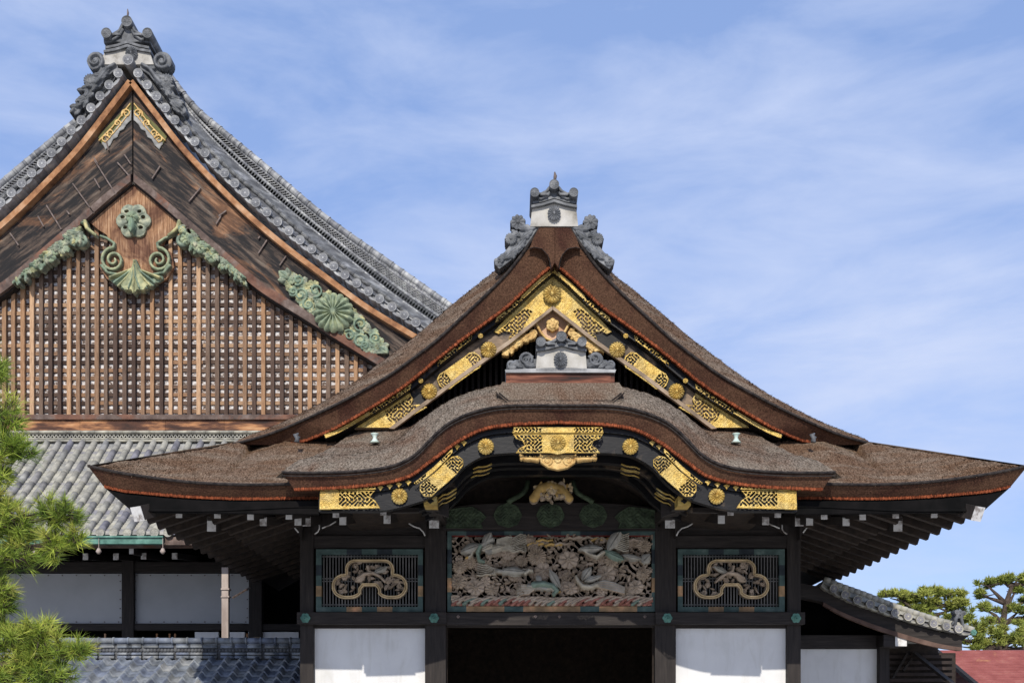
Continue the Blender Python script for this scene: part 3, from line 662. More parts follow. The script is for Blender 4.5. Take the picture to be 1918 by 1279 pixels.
# ---- curved front bargeboard with gilt fittings
KBOT = [(1045, 848), (955, 848), (910, 853), (885, 864), (866, 878), (845, 902), (822, 921), (800, 934), (777, 942), (735, 953), (700, 956.5), (597, 957.5)]
KX = .72
def karaboard(k):
    A = rs([(1045, 796), (960, 800), (907, 808), (864, 828), (831, 851), (800, 874), (772, 894), (735, 906), (685, 913), (597, 917)], 90); B_ = rs(KBOT, 90)
    mb = MB(); mb.band([W(x, y, 16.74) for x, y in A], [W(x, y, 16.74) for x, y in B_], .14)
    bd = mb.build('curved_bargeboard', LACQ, porch)
    mb = MB(); Cc = A * .8 + B_ * .2
    mb.band([W(x, y - 1, 16.68) for x, y in A], [W(x, y, 16.68) for x, y in Cc], .1); mb.build('upper_fillet', LACQ, bd)
    # ribs of the vaulted soffit behind
    for j, D in enumerate((17.35, 17.9, 18.6)):
        mb = MB(); P = A * (.35) + B_ * .65; a = [W(x, y, 16.74) for x, y in P if x > 775]; b = [W(x, y, 16.74) for x, y in B_][:len(a)]
        mb.band([(x, D - 20, z + .05 * j) for x, y, z in a], [(x, D - 20, z + .05 * j) for x, y, z in b], .16); mb.build('vault_rib', LACQ, porch)
    sf = MB(); a = [W(x, y, 16.7) for x, y in A]; sf.grid([a, [(x, .2, z) for x, y, z in a]], .5); sf.build('vault_soffit', SOFF, porch)
    g = MB(); c = Cv(575, 796, 880, 962, .9)
    c.plate([(786, 908), (786, 920), (794, 930), (808, 931), (822, 918), (840, 903), (855, 889), (868, 872), (868, 861), (858, 853), (846, 855), (832, 867), (820, 880), (802, 894)], 1.5, 0, 2.2, dots=8,
            holes=lambda X, Y: np.where((np.abs((X - 827) * .72 - (Y - 892) * .69) > 21), 1, -1), dens=.5)
    c.plate([(599, 919), (704, 918), (698, 925), (694, 931), (703, 937), (713, 952), (598, 955)], 1.6, 0, 2.2, holes=lambda X, Y: np.where((X > 636) & (Y < 948), 1, -1), dots=8)
    for x, y in ((712.5, 911), (730, 908), (747, 905), (765, 901), (856, 834), (869, 827), (885, 820), (902, 813), (918, 810), (935, 807), (952, 806)):
        y += 3; c.plate([(x - 7, y - 2), (x, y - 6), (x + 7, y - 2), (x + 3, y + 2), (x, y + 7), (x - 3, y + 2)], 1.4, 0, 0)
    c.emit(g, 16.66); g.build('gold_plate', GOLD, bd)
    g = MB(); c = Cv(575, 830, 860, 925, .9)
    c.plate([(774, 905), (790, 892), (812, 874), (832, 855), (848, 838), (848, 848), (836, 862), (816, 882), (796, 898), (780, 908)], 1.3, 0, 1.8, holes=lambda X, Y: np.where(np.abs(X - 812) > 14, 1, -1), dens=.5)
    c.plate([(586, 910), (660, 911), (700, 907), (706, 917), (586, 919)], 1.3, 0, 1.8, holes=lambda X, Y: np.where(X > 632, 1, -1), dens=.5)
    c.emit(g, 16.63); g.build('gold_strip', GOLD, bd)
    crest('chrysanthemum_crest', 910, 836, 16.66, 15.5, GOLD, bd, 16); crest('chrysanthemum_crest', 748, 929, 16.7, 15.5, GOLD, bd, 16)
    # gilt bands wrapped on the ribs
    for (x, y, D) in ((902, 874, 17.3), (898, 883, 17.85), (836, 925, 17.3), (834, 934, 17.85)):
        g = MB(); s0 = -.25 if x > 880 else -.55
        P = [(x - 16, y + 16 * -s0), (x - 6, y + 4 * -s0 - 1), (x + 2, y + 0), (x + 10, y - 10 * -s0 + 1), (x + 19, y - 18 * -s0 - 1)]
        g.tube([W(a, b, D - .02) for a, b in P], .016, 6); g.tube([W(a, b + 7, D - .02) for a, b in P], .012, 6); g.build('gilt_band', GOLD, porch)
both(KX, karaboard)
g = MB(); c = Cv(955, 795, 1135, 885, .8)
c.plate([(962, 800), (1128, 800), (1131, 812), (959, 812)], 2.4, 0, 2, holes=lambda X, Y: np.where(np.abs(X - 1045) > 30, 1, -1), dens=.5)
c.plate([(960, 813), (1130, 813), (1124, 822), (1112, 826), (1109, 834), (1118, 840), (1125, 849), (1060, 849), (1044, 852), (1030, 849), (965, 849), (972, 840), (982, 834), (978, 826), (966, 822)], 1.6, 0, 2.2, holes=lambda X, Y: np.where(np.abs(X - 1045) > 30, 1, -1), dots=7, dens=.45)
c.emit(g, 16.6); cp = g.build('center_gold_plate', GOLD, porch)
crest('chrysanthemum_crest', 1045, 829, 16.58, 15, GOLD, cp, 16)
g = MB(); c = Cv(970, 848, 1120, 884, .7)
c.plate([(1012, 851), (1078, 851), (1076, 864), (1066, 874), (1052, 878), (1038, 878), (1024, 874), (1014, 864)], 1.5, .0, 0)
for s_ in (-1, 1):
    c.spiral(1045 + s_ * 19, 862, 9, 1.5, s_, 1.57, 2, 1, 2)
    c.stroke([(1045 + s_ * 33, 852), (1045 + s_ * 31, 866), (1045 + s_ * 18, 875), (1045, 879)], 2, 2, 2)
    c.stroke([(1045 + s_ * 70, 852), (1045 + s_ * 62, 860), (1045 + s_ * 50, 860), (1045 + s_ * 38, 862)], 3, 4, 2)
    for i in range(9): c.leaf(1045 + s_ * (38 + i * 4), 854, 9, 3.5, math.pi * random.uniform(.3, .7), 1.5, 0, 3, 0)
c.flower(1045, 861, 7, 6, 3, 0, .3, .4, 2)
c.emit(g, 16.7, dep=.06); g.build('gilt_pendant', GOLDP, porch)
# ================================================================ PORCH: posts, beams, carvings, rafters
def beamends(k):
    g = MB(); g.pbox(794, 929, 818, 946, 16.95, .35); e = g.build('gilt_beam_end', GOLD, porch)
    c = Cv(796, 930, 817, 946, .7); c.plate([(799, 938), (806, 932), (814, 938), (806, 944)], 1, 0, 0); g = MB(); c.emit(g, 16.945); g.build('lozenge_inlay', LACQ, e)
    b = MB(); p = W(806, 939, 17.3); b.bar(p, (p[0], 0.1, p[2] + .25), .22, .2); b.build('bracket_beam', DARK, porch)
    # flying rafters with white ends, upper row then lower row
    q = W(806, 941, 16.97)
    for px, py, D, wd, hh, ex, tw in ((335, 963, 17.25, .095, .10, 2.2, 0), (407, 964, 17.25, .095, .10, 2.3, 0), (469, 967, 17.25, .095, .10, 2.4, 0), (541, 966, 17.25, .095, .10, 2.4, 0), (629, 962, 17.15, .095, .11, 2.4, 0), (718, 958, 17.1, .09, .11, 2.4, 0),
                                      (396, 981, 18.0, .14, .24, 1.9, 0), (493, 976, 18.0, .11, .14, 1.9, 0), (558, 975, 18.4, .11, .15, 1.6, 0), (574, 976, 18.8, .14, .16, 1.2, 0), (642, 974, 18.2, .11, .15, 1.7, 0), (725, 971, 18.2, .11, .16, 1.7, 0), (813, 978, 19.2, .17, .2, .8, 0)):
        r = MB(); p = W(px, py, D); r.bar((p[0], p[1] + .012, p[2]), (p[0], p[1] + ex, p[2] + ex * .22), wd, hh, .5); ra = r.build('rafter', DARK, porch)
        e = MB(); e.box(p[0] - wd / 2 - .003, p[0] + wd / 2 + .003, p[1], p[1] + .012, p[2] - hh / 2 - .003, p[2] + hh / 2 + .003) if MIR is None else e.box(2 * MIR - p[0] - wd / 2 - .003, 2 * MIR - p[0] + wd / 2 + .003, p[1], p[1] + .012, p[2] - hh / 2 - .003, p[2] + hh / 2 + .003)
        e.build('painted_end', ENDW, ra)
    # hip beam
    r = MB(); p = Vector(W(258, 962, 16.8)); q = Vector(wp((562 - CX) * .01, 0.1, 6.6)); d = (q - p).normalized()
    r.bar(p, q, .22, .22, .5); hb = r.build('hip_beam', DARK, porch)
    e = MB(); e.bar(p - d * .012, p, .225, .225, .5); e.build('painted_end', ENDW, hb)
    # side rafters: the stepped line along the receding side eave
    for i in range(15):
        y = -2.45 + i * .5; x0_ = -5.99; z0 = 5.07
        r = MB(); a = wp(x0_, y, z0); b = wp(-3.7, y, z0 + .75); r.bar(a, b, .11, .15, .5); r.build('rafter', SOFF, porch)
        if i % 1 == 0 and i < 14:
            r = MB(); a = wp(-5.0, y + .25, z0 + .05); b = wp(-3.7, y + .25, z0 + .5); r.bar(a, b, .12, .17, .5); r.build('rafter', SOFF, porch)
    # boards of the soffit
    s = MB()
    s.grid([[W(248, 956, 17.3), W(800, 950, 17.3)], [wp((562 - CX) * .01, .2, 6.35), W(815, 900, 20.2)]], .5, sm=False)
    s.grid([[wp(-6.0, -2.7, 5.2), wp(-6.0, 7.5, 5.2)], [wp((562 - CX) * .01, .2, 6.35), wp((562 - CX) * .01, 7.5, 6.35)]], .5, sm=False)
    s.build('soffit_boards', SOFF, porch)
    # board below the cut bark (front)
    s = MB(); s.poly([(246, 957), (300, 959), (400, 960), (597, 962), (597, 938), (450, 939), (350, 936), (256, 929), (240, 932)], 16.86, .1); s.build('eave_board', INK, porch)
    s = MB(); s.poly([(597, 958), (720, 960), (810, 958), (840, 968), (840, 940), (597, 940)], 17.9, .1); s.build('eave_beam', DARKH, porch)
both(X0, beamends)

def posts(k):
    # outer and inner posts
    a = MB(); a.pbox(562, 985, 587, 1460, 20.02, .26); a.build('post', DARK, porch)
    a = MB(); a.pbox(796, 985, 835, 1460, 20.0, .40); a.build('post', DARK, porch)
    a = MB(); a.pbox(562, 1003, 840, 1026, 20.05, .2); a.pbox(560, 960, 840, 1004, 20.12, .2); a.build('head_beam', DARKH, porch)
    # bracket arms with white painted edges
    for pts, arm in (([(533, 971), (537, 979), (543, 984), (552, 988), (559, 997)], [(528, 962), (533, 971), (543, 984), (559, 997), (565, 1010), (565, 962)]),
                     ([(589, 1000), (595, 996), (598, 990), (598, 981)], None), ([(603, 989), (612, 985), (618, 983), (623, 980), (629, 976)], [(640, 962), (629, 976), (618, 983), (603, 989), (586, 1000), (586, 962)]),
                     ([(763, 977), (769, 982), (776, 986), (786, 989), (793, 996), (796, 1003)], [(755, 962), (763, 977), (776, 986), (786, 989), (798, 1006), (800, 962)])):
        if arm: m = MB(); m.poly(arm, 19.85, .2); br = m.build('bracket_arm', DARK, porch)
        m = MB(); m.tube([W(x, y, 19.84) for x, y in pts], .013, 6); m.build('white_edge', ENDW, br)
    # white panel
    a = MB(); a.pbox(587, 1176, 796, 1470, 20.16, .06); a.build('plaster_panel', WHITE, porch)
    a = MB(); a.pbox(587, 1168, 796, 1176, 20.1, .1); a.build('panel_rail', DARKH, porch)
    # green nail covers on the tie beam
    for x in (572, 813):
        n_ = MB(); n_.polar(x, 1157, 19.86, 9.5, lambda rho, t: (rho * (1 - .16 * (1 - abs(math.cos(3 * t)))), (3.0 if rho < .25 else 5.5 - rho * 2 if rho < .5 else 2.2 * (1 - rho) + .8)), 8, 36)
        n_.build('nail_cover', COPPER, porch)
    # latticed window with carved cartouche
    f = MB()
    def blocks(x0, x1, y0, y1, hor):
        n_ = 7 if hor else 5; seq = [0, .2 * 0, .5, 0, .5, 0, 0]
        for i in range(n_):
            t0, t1 = i / n_, (i + 1) / n_
            if hor: f.pbox(x0 + (x1 - x0) * t0, y0, x0 + (x1 - x0) * t1, y1, 20.02, .08, r=[0, 0, pat, 0, pat, 0, 0][i])
            else: f.pbox(x0, y0 + (y1 - y0) * t0, x1, y0 + (y1 - y0) * t1, 20.02, .08, r=[0, .5, 0, .8 if x0 > 700 or True else 0, 0][i])
    pat = .5; blocks(592, 792, 1028, 1038, True); pat = .8; blocks(592, 792, 1136, 1145, True)
    blocks(592, 602, 1038, 1136, False); blocks(783, 792, 1038, 1136, False)
    f.build('window_frame', GREEN, porch)
    l_ = MB()
    for i in range(32):
        x = 605.5 + i * 5.7
        l_.pbox(x, 1037, x + 2.1, 1137, 20.1, .03, .5)
    for y in (1041, 1082, 1087, 1131): l_.pbox(601, y, 784, y + 1.8, 20.09, .03, .5)
    lt = l_.build('window_lattice', M('grey_lattice' + str(k), [(.3, (.09, .088, .085)), (.7, (.18, .175, .165))], 3, rough=.8), porch)
    # cartouche
    c = Cv(618, 1044, 768, 1126, .65); X, Y = c.X, c.Y
    rr = lambda cx, cy, hx, hy, r: r - np.hypot(np.maximum(np.abs(X - cx) - hx + r, 0), np.maximum(np.abs(Y - cy) - hy + r, 0)) - 0
    d = np.maximum(rr(693, 1068, 46, 20.5, 19), np.maximum(rr(652, 1098, 30, 23.5, 23), rr(734, 1098, 30, 23.5, 23)))
    d = np.maximum(d, rr(693, 1086, 30, 12, 4))
    notch = np.maximum(rr(693, 1108, 15.5, 10, 9.5), rr(693, 1125, 7 + np.maximum(0, (Y - 1110) * .35), 16, 1))
    d = np.minimum(d, -notch); d = inner_dist(d > 0, .65, 14)
    rim = np.where((d > 0) & (d < 5.6), 4.2 - 2.4 * ((d > 2.2) & (d < 3.3)) + np.minimum(d, 1) * .8, -1)
    c.put(rim, np.where(d < 7.2, .95, 0.0))
    inner = d > 5
    cc = Cv(618, 1044, 768, 1126, .65); rd_ = random.Random(11 + k)
    for i in range(80):
        a = rd_.uniform(0, 6.28); x, y = rd_.uniform(624, 762), rd_.uniform(1052, 1118)
        cc.leaf(x, y, rd_.uniform(8, 17), rd_.uniform(2, 4), a, rd_.uniform(-1, 2), rd_.choice([0, .2, .35]), 2.4)
    for i in range(16): cc.flower(rd_.uniform(630, 756), rd_.uniform(1056, 1114), rd_.uniform(4, 7), 6, 1.5, rd_.choice([0, .2]), 0, .4, 2)
    b0 = 1 if k == 0 else -1     # a running animal or bird among the leaves
    cc.stroke([(672, 1084), (684, 1076), (700, 1074), (712, 1080), (722, 1090)], 4, 2.5, 4, .2, 1.2)
    cc.stroke([(690, 1062), (692, 1070), (698, 1074)], 3, 3, 4.5, .2); cc.leaf(700, 1074, 30, 6, -.4, 4, .5, 3); cc.leaf(686, 1078, 24, 7, 2.6, 3, .2, 3)
    cc.H[~inner] = -1
    g = MB(); c.emit(g, 20.02, 1.6, dep=.06); g.build('cartouche_frame', CARVE, lt)
    g = MB(); cc.emit(g, 20.05, 2.0, dep=.03); g.build('cartouche_carving', CARVE, lt)
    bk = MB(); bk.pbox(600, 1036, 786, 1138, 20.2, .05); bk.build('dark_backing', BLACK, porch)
both(X0, posts)
# tie beams
t = MB(); t.pbox(556, 1146, 836, 1168, 19.88, .2); t.build('tie_beam', DARKH, porch)
t = MB(); t.pbox(1228, 1146, 1508, 1168, 19.88, .2); t.build('tie_beam', DARKH, porch)
t = MB(); t.pbox(836, 1147, 1228, 1170, 19.95, .25); t.pbox(836, 1170, 1228, 1174, 20.05, .15); t.build('door_head_beam', DARKH, porch)
for x in (1003, 1048, 858, 1208):
    d = MB(); d.polar(x, 1154, 19.94, 3.6, lambda rho, t: (rho * (1 - .3 * abs(math.sin(2 * t))), 1.5 * (1 - rho)), 3, 16); d.build('nail_boss', IRON, porch)
# tan edge of the right door jamb
t = MB(); t.pbox(1225.5, 1174, 1229, 1460, 20.3, .05); t.build('door_jamb', M('pale_jamb', [(.4, (.4, .25, .15)), (.7, (.5, .34, .2))], 3), porch)
# big transom
f = MB(); FR = [0, .5, 0, .5, 0, .5, 0]
for i in range(11):
    a, b = 838 + i * 391 / 11, 838 + (i + 1) * 391 / 11
    f.pbox(a, 990, b, 1002, 20.03, .1, r=[0, .5, .5, 0, .5, .5, 0, .5, .5, 0, 0][i])
    f.pbox(a, 1135, b, 1145, 20.03, .1, r=[0, .8, .8, 0, .8, .8, .8, 0, .8, .8, 0][i])
for i in range(5):
    a, b = 1002 + i * 133 / 5, 1002 + (i + 1) * 133 / 5
    f.pbox(838, a, 846, b, 20.03, .1, r=[0, .5, 0, .8, 0][i]); f.pbox(1221, a, 1229, b, 20.03, .1, r=[0, .5, 0, .8, 0][i])
tr = f.build('transom_frame', GREEN, porch)
rl = MB(); rl.pbox(846, 1002, 1221, 1004, 20.05, .1); rl.build('red_fillet', M('dull_red_paint', [(.4, (.16, .02, .015)), (.7, (.25, .05, .03))], 4), tr)
c = Cv(846, 1002, 1221, 1136, .75); rd_ = random.Random(5)
q_ = np.where(filig(c.X, c.Y, .22, 2.0, .22), .5, -1); c.put(q_, .3)
for i in range(620):      # undergrowth of leaves
    x, y = rd_.uniform(840, 1222), rd_.uniform(1004, 1126)
    c.leaf(x, y, rd_.uniform(7, 15), rd_.uniform(1.8, 3.6), rd_.uniform(0, 6.28), rd_.uniform(0, 4), rd_.choice([0, 0, .2, .2, .35]), rd_.uniform(1.5, 3))
for i in range(36):       # blossoms
    x, y = rd_.uniform(850, 1218), rd_.uniform(1008, 1122); c.flower(x, y, rd_.uniform(7, 13), rd_.choice([9, 12, 16]), rd_.uniform(2.5, 4.5), rd_.choice([0, .2, .35]), rd_.uniform(0, 1), .5, 2.5, rd_.uniform(.9, 1.25))
for x, y, r_, n_ in ((976, 1052, 12, 16), (1005, 1043, 17, 18), (862, 1063, 13, 16), (859, 1093, 12, 10), (891, 1101, 16, 9), (909, 1062, 14, 14), (1064, 1050, 18, 8), (1017, 1070, 16, 7), (1134, 1076, 17, 8), (1203, 1076, 12, 14), (1205, 1024, 13, 14), (1144, 1052, 12, 12), (952, 1038, 13, 8), (1068, 1103, 13, 8), (1124, 1110, 8, 6), (1190, 1100, 14, 8)):
    c.flower(x, y, r_, n_, 5, 0 if n_ > 9 else .2, .2, .5, 3, 1.1)
for i in range(14):       # cloud scrolls along the top
    x = 985 + i * 17; y = 1008 + rd_.uniform(0, 16); c.stroke([(x - 14, y + 2), (x - 4, y - 2), (x + 6, y + 1), (x + 15, y - 1)], 3, 2.5, 2.5, rd_.choice([0, .2, .86]), 1.1)
def pheasant(x, y, s_, ang, c1=.5, h=6, wing=True, tail=6, nk=1):
    ca, sa = math.cos(ang), math.sin(ang); T = lambda u, v: (x + s_ * u * ca - v * sa, y + s_ * u * sa * (1) + v * ca)
    for i in range(tail):
        o = (i - tail / 2) * 2.3; c.stroke([T(-16, o * .4), T(-30, o * 1.1 + 1.5), T(-40, o * 1.4 - 1), T(-50, o * 1.7 + 1.5), T(-58, o * 1.9)], 1.1, .8, h, .68)
    c.stroke([T(-20, 0), T(-8, 1), T(4, 1), T(14, 2), T(20, 1)], 5, 3.5, h, c1, 1.2)
    c.stroke([T(14, 2), T(22, 0 * nk), T(28, -5 * nk), T(34, -5 * nk)], 3.2, 2.2, h + 1, .68, 1.2); c.stroke([T(34, -5 * nk), T(40, -3 * nk)], 1.6, .5, h + 2, .86)
    if wing:
        for i in range(6): c.leaf(*T(2 - i * 2, 0), 24 - i, 4.5, ang + (math.pi * (1.35 + i * .07) if s_ > 0 else math.pi * (1.65 - i * .07)), h + 1, c1, 3)
pheasant(905, 1024, 1, 2.6, .5, 7, True, 0)
for i in range(10): c.stroke([(935 - 4, 1014 + i * 2.2), (950, 1008 + i * 2.7), (962, 1010 + i * 2.9), (975, 1003 + i * 3.2), (985, 1006 + i * 3.4)], 1.5, .8, 8, .68)
c.leaf(902, 1022, 42, 10, 2.75, 8, .5, 4); c.leaf(905, 1030, 34, 9, -1.1, 8, .5, 4); c.leaf(905, 1036, 42, 8, -.25, 8, .68, 3)
c.stroke([(900, 1026), (895, 1038), (898, 1052), (906, 1054)], 4.5, 3, 8, .57, 1.2); c.leaf(902, 1034, 24, 8, -.45, 9, .68, 3)
pheasant(952, 1073, 1, .05, .5, 8, False, 6); c.leaf(940, 1070, 44, 9, .12, 10, .5, 4)
c.stroke([(984, 1076), (990, 1071), (996, 1072)], 4, 3, 10, .68)
pheasant(1010, 1102, 1, .1, .5, 7, True, 0, -1); c.stroke([(1000, 1098), (1018, 1096), (1034, 1100), (1042, 1108), (1036, 1115)], 7, 4, 8, .57, 1.1); c.leaf(1048, 1104, 40, 8, -2.1, 10, .5, 3)
for i in range(9): c.stroke([(1004, 1095 + i), (990, 1098 + i * 2), (978, 1096 + i * 2.4), (968, 1100 + i * 2.6)], 1.5, .8, 8, .68 if i % 2 else .2)
c.leaf(1135, 1036, 48, 11, -1.0, 9, .5, 4); c.leaf(1128, 1030, 46, 9, 3.1, 9, .5, 4); c.leaf(1128, 1034, 44, 8, .45, 9, .57, 4)
for i in range(9): c.stroke([(1150, 1004 + i * 3.2), (1158, 1003 + i * 3.6), (1166, 1006 + i * 3.7), (1176, 1002 + i * 3.9)], 1.6, .7, 10, .68)
c.stroke([(1128, 1038), (1116, 1046), (1104, 1042), (1094, 1037)], 3.4, 1.8, 11, .68); c.leaf(1160, 1042, 40, 6, .2, 8, .5, 3); c.leaf(1215, 1040, 24, 10, 2.3, 8, .5, 3)
c.stroke([(1078, 1082), (1082, 1092), (1090, 1100), (1104, 1102), (1116, 1098)], 3, 5.5, 9, .68, 1.1); c.leaf(1088, 1090, 30, 9, -.95, 10, .5, 4); c.leaf(1092, 1092, 34, 6, -.3, 11, .5, 3)
for i in range(8): c.stroke([(1112, 1094 + i), (1130, 1090 + i * 2), (1150, 1094 + i * 2.2), (1168, 1102 + i * 1.6)], 1.8, .8, 9, .2 if i % 2 else .5)
for i in range(34):       # rocks and waves at the foot
    x = 846 + i * 11.2; col = rd_.choice([.78, .78, .2, .57, .2]); y = 1128 + rd_.uniform(-3, 2)
    c.stroke([(x - 10, y + 5), (x - 3, y - 1), (x + 6, y - 3), (x + 15, y - 7)], 4, 2, 4, col, 1.2)
    c.stroke([(x - 8, y - 2), (x + 4, y - 8), (x + 14, y - 8)], 3, 2, 4.5, .2, 1.2)
c.plate([(846, 1130), (1221, 1130), (1221, 1136), (846, 1136)], 5, .78, 0)
g = MB(); c.emit(g, 20.14, 2.2, dep=.02); g.build('bird_and_flower_carving', CARVE, tr)
b = MB(); b.pbox(840, 995, 1228, 1142, 20.22, .05); b.build('dark_backing', BLACK, porch)
# arched beam with green brocade roundels
c = MB(); c.poly([(830, 992), (830, 958), (845, 950), (880, 945), (940, 942), (1031, 941), (1122, 942), (1182, 945), (1217, 950), (1232, 958), (1232, 992)], 19.9, .3); rb = c.build('rainbow_beam', DARKH, porch)
g = MB(); cv = Cv(826, 936, 1236, 994, 1.0)
for x in (951, 1031, 1111): 
    d = 27 * (1 - .06 * np.abs(np.sin(4 * np.arctan2(cv.Y - 965, cv.X - x)))) - np.hypot(cv.X - x, (cv.Y - 965) * 1.12)
    cv.put(np.where((d > 0) & ((d < 3) | filig(cv.X, cv.Y, .5, x, .6)), 2.0, -1)); cv.put(np.where(d > 0, .7, -1))
for P in ([(834, 990), (834, 955), (860, 950), (885, 948), (902, 958), (912, 968), (902, 980), (905, 990)], [(1228, 990), (1228, 955), (1202, 950), (1177, 948), (1160, 958), (1150, 968), (1160, 980), (1157, 990)]):
    cv.plate(P, 1.5, 0, 2.2, holes=lambda X, Y: np.ones(X.shape), dens=.4); cv.plate(P, .7, 0, 0)
cv.emit(g, 19.89); g.build('brocade_painting', DGREEN, rb)
# crouching lion strut in the shadow of the vault
c = Cv(985, 872, 1080, 942, .8); rd_ = random.Random(3)
c.stroke([(1000, 934), (1012, 916), (1030, 910), (1050, 916), (1066, 934)], 9, 8, 4, .86, 1.0); c.flower(1032, 914, 13, 9, 9, .95, 0, .5, 4)
for i in range(60): c.leaf(rd_.uniform(998, 1066), rd_.uniform(906, 936), rd_.uniform(8, 14), rd_.uniform(2, 4), rd_.uniform(0, 6.28), rd_.uniform(5, 9), rd_.choice([.86, .95, .2]), 3)
g = MB(); c.emit(g, 19.7, 1.0, dep=.1); g.build('lion_strut', CARVE, porch)
k_ = MB()
for s_ in (-1, 1): k_.tube([W(1031 + s_ * a, b, 19.8) for a, b in ((42, 900), (44, 912), (50, 922), (62, 930), (74, 936), (80, 941))], .05, 6)
k_.pbox(1012, 882, 1052, 893, 19.7, .15); k_.build('frog_leg_strut', DGREEN, porch)
# body of the porch behind the front
w_ = MB(); w_.pbox(840, 700, 1225, 945, 20.4, .1)
for a, b in ((-3.97, -1.22), (2.66, 5.41)): w_.box(a, b, .22, .3, 1.0, 6.3)
w_.box(-3.97, -3.87, .3, 7.5, 0, 6.35); w_.box(5.31, 5.41, .3, 7.5, 0, 6.35); w_.box(-3.97, 5.41, 7.4, 7.5, 0, 8); w_.box(-3.9, 5.35, .3, 7.4, .3, .4); w_.box(-3.9, 5.35, .3, 7.4, 4.2, 4.3)
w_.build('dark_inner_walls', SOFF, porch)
pl = MB()
for i in range(3): pl.box(-4.6, 6.0, -1.4 + i * .35, 7.6, i * .2, .2 + i * .2)
pl.build('stone_steps', GRAV, porch)
# small fittings on the thatch
def fit(k):
    m = MB(); a = W(702, 829, 17.7); m.tube([a, (a[0], a[1], a[2] + .035), (a[0], a[1], a[2] + .08), (a[0], a[1], a[2] + .13), (a[0], a[1], a[2] + .15)], .05, 10, rads=[.09, .05, .028, .05, .07]); m.build('copper_spool_fitting', M('pale_verdigris' + str(k), [(.4, (.45, .58, .52)), (.7, (.62, .68, .62))], 9, rough=.6), porch)
    m = MB(); a = W(556, 828, 17.9); m.tube([a, (a[0] + .01, a[1], a[2] + .06), (a[0] - .02, a[1], a[2] + .12), (a[0] + .03, a[1], a[2] + .15)], .03, 8, rads=[.05, .035, .045, .01]); m.tube([(a[0], a[1], a[2] + .1), (a[0] + .05, a[1], a[2] + .07)], .02, 6); m.build('roof_hook', TILED, porch)
both(X0, fit)
SHADEW = M('shade_darkened_plaster', [(.3, (.36, .37, .38)), (.7, (.42, .43, .44))], 1.2, rough=.85, spec=.1)  # darker copy of the lime plaster: shade on the hall panels put into the colour
# ================================================================ GREAT HALL
HX = -10.635
hall = root('great_hall', (HX, 14, 0), 'huge tiled hall whose weathered lattice gable towers behind the porch', 'hall')
# verge: line of the end tiles (px at D 29.6, right slope), mirrored for the left
VT = [(259, 138), (276, 160), (293, 181), (310, 203), (328, 226), (347, 245), (365, 266), (384, 287), (402, 307), (421, 325), (440, 344), (459, 362), (479, 380), (500, 398), (520, 416), (541, 433), (562, 450), (584, 467), (605, 483), (625, 499), (646, 515), (668, 531), (690, 546), (711, 560), (734, 575), (757, 590), (779, 604), (802, 619), (825, 633)]
STR = [(245, 152), (289, 210), (345, 281), (410, 349), (471, 408), (540, 466), (612, 520), (684, 573), (774, 628), (830, 660)]
RB = [(262, 110), (300, 165), (360, 245), (430, 318), (504, 381), (576, 446), (648, 504), (720, 554), (792, 612), (850, 655)]     # light roll above the end tiles
RL = [(300, 140), (360, 218), (414, 278), (504, 362), (612, 452), (720, 540), (828, 617), (870, 648)]                             # foot of the openwork ridge
RT = [(300, 118), (360, 196), (414, 243), (504, 317), (612, 408), (720, 484), (846, 572), (900, 606)]                             # its top
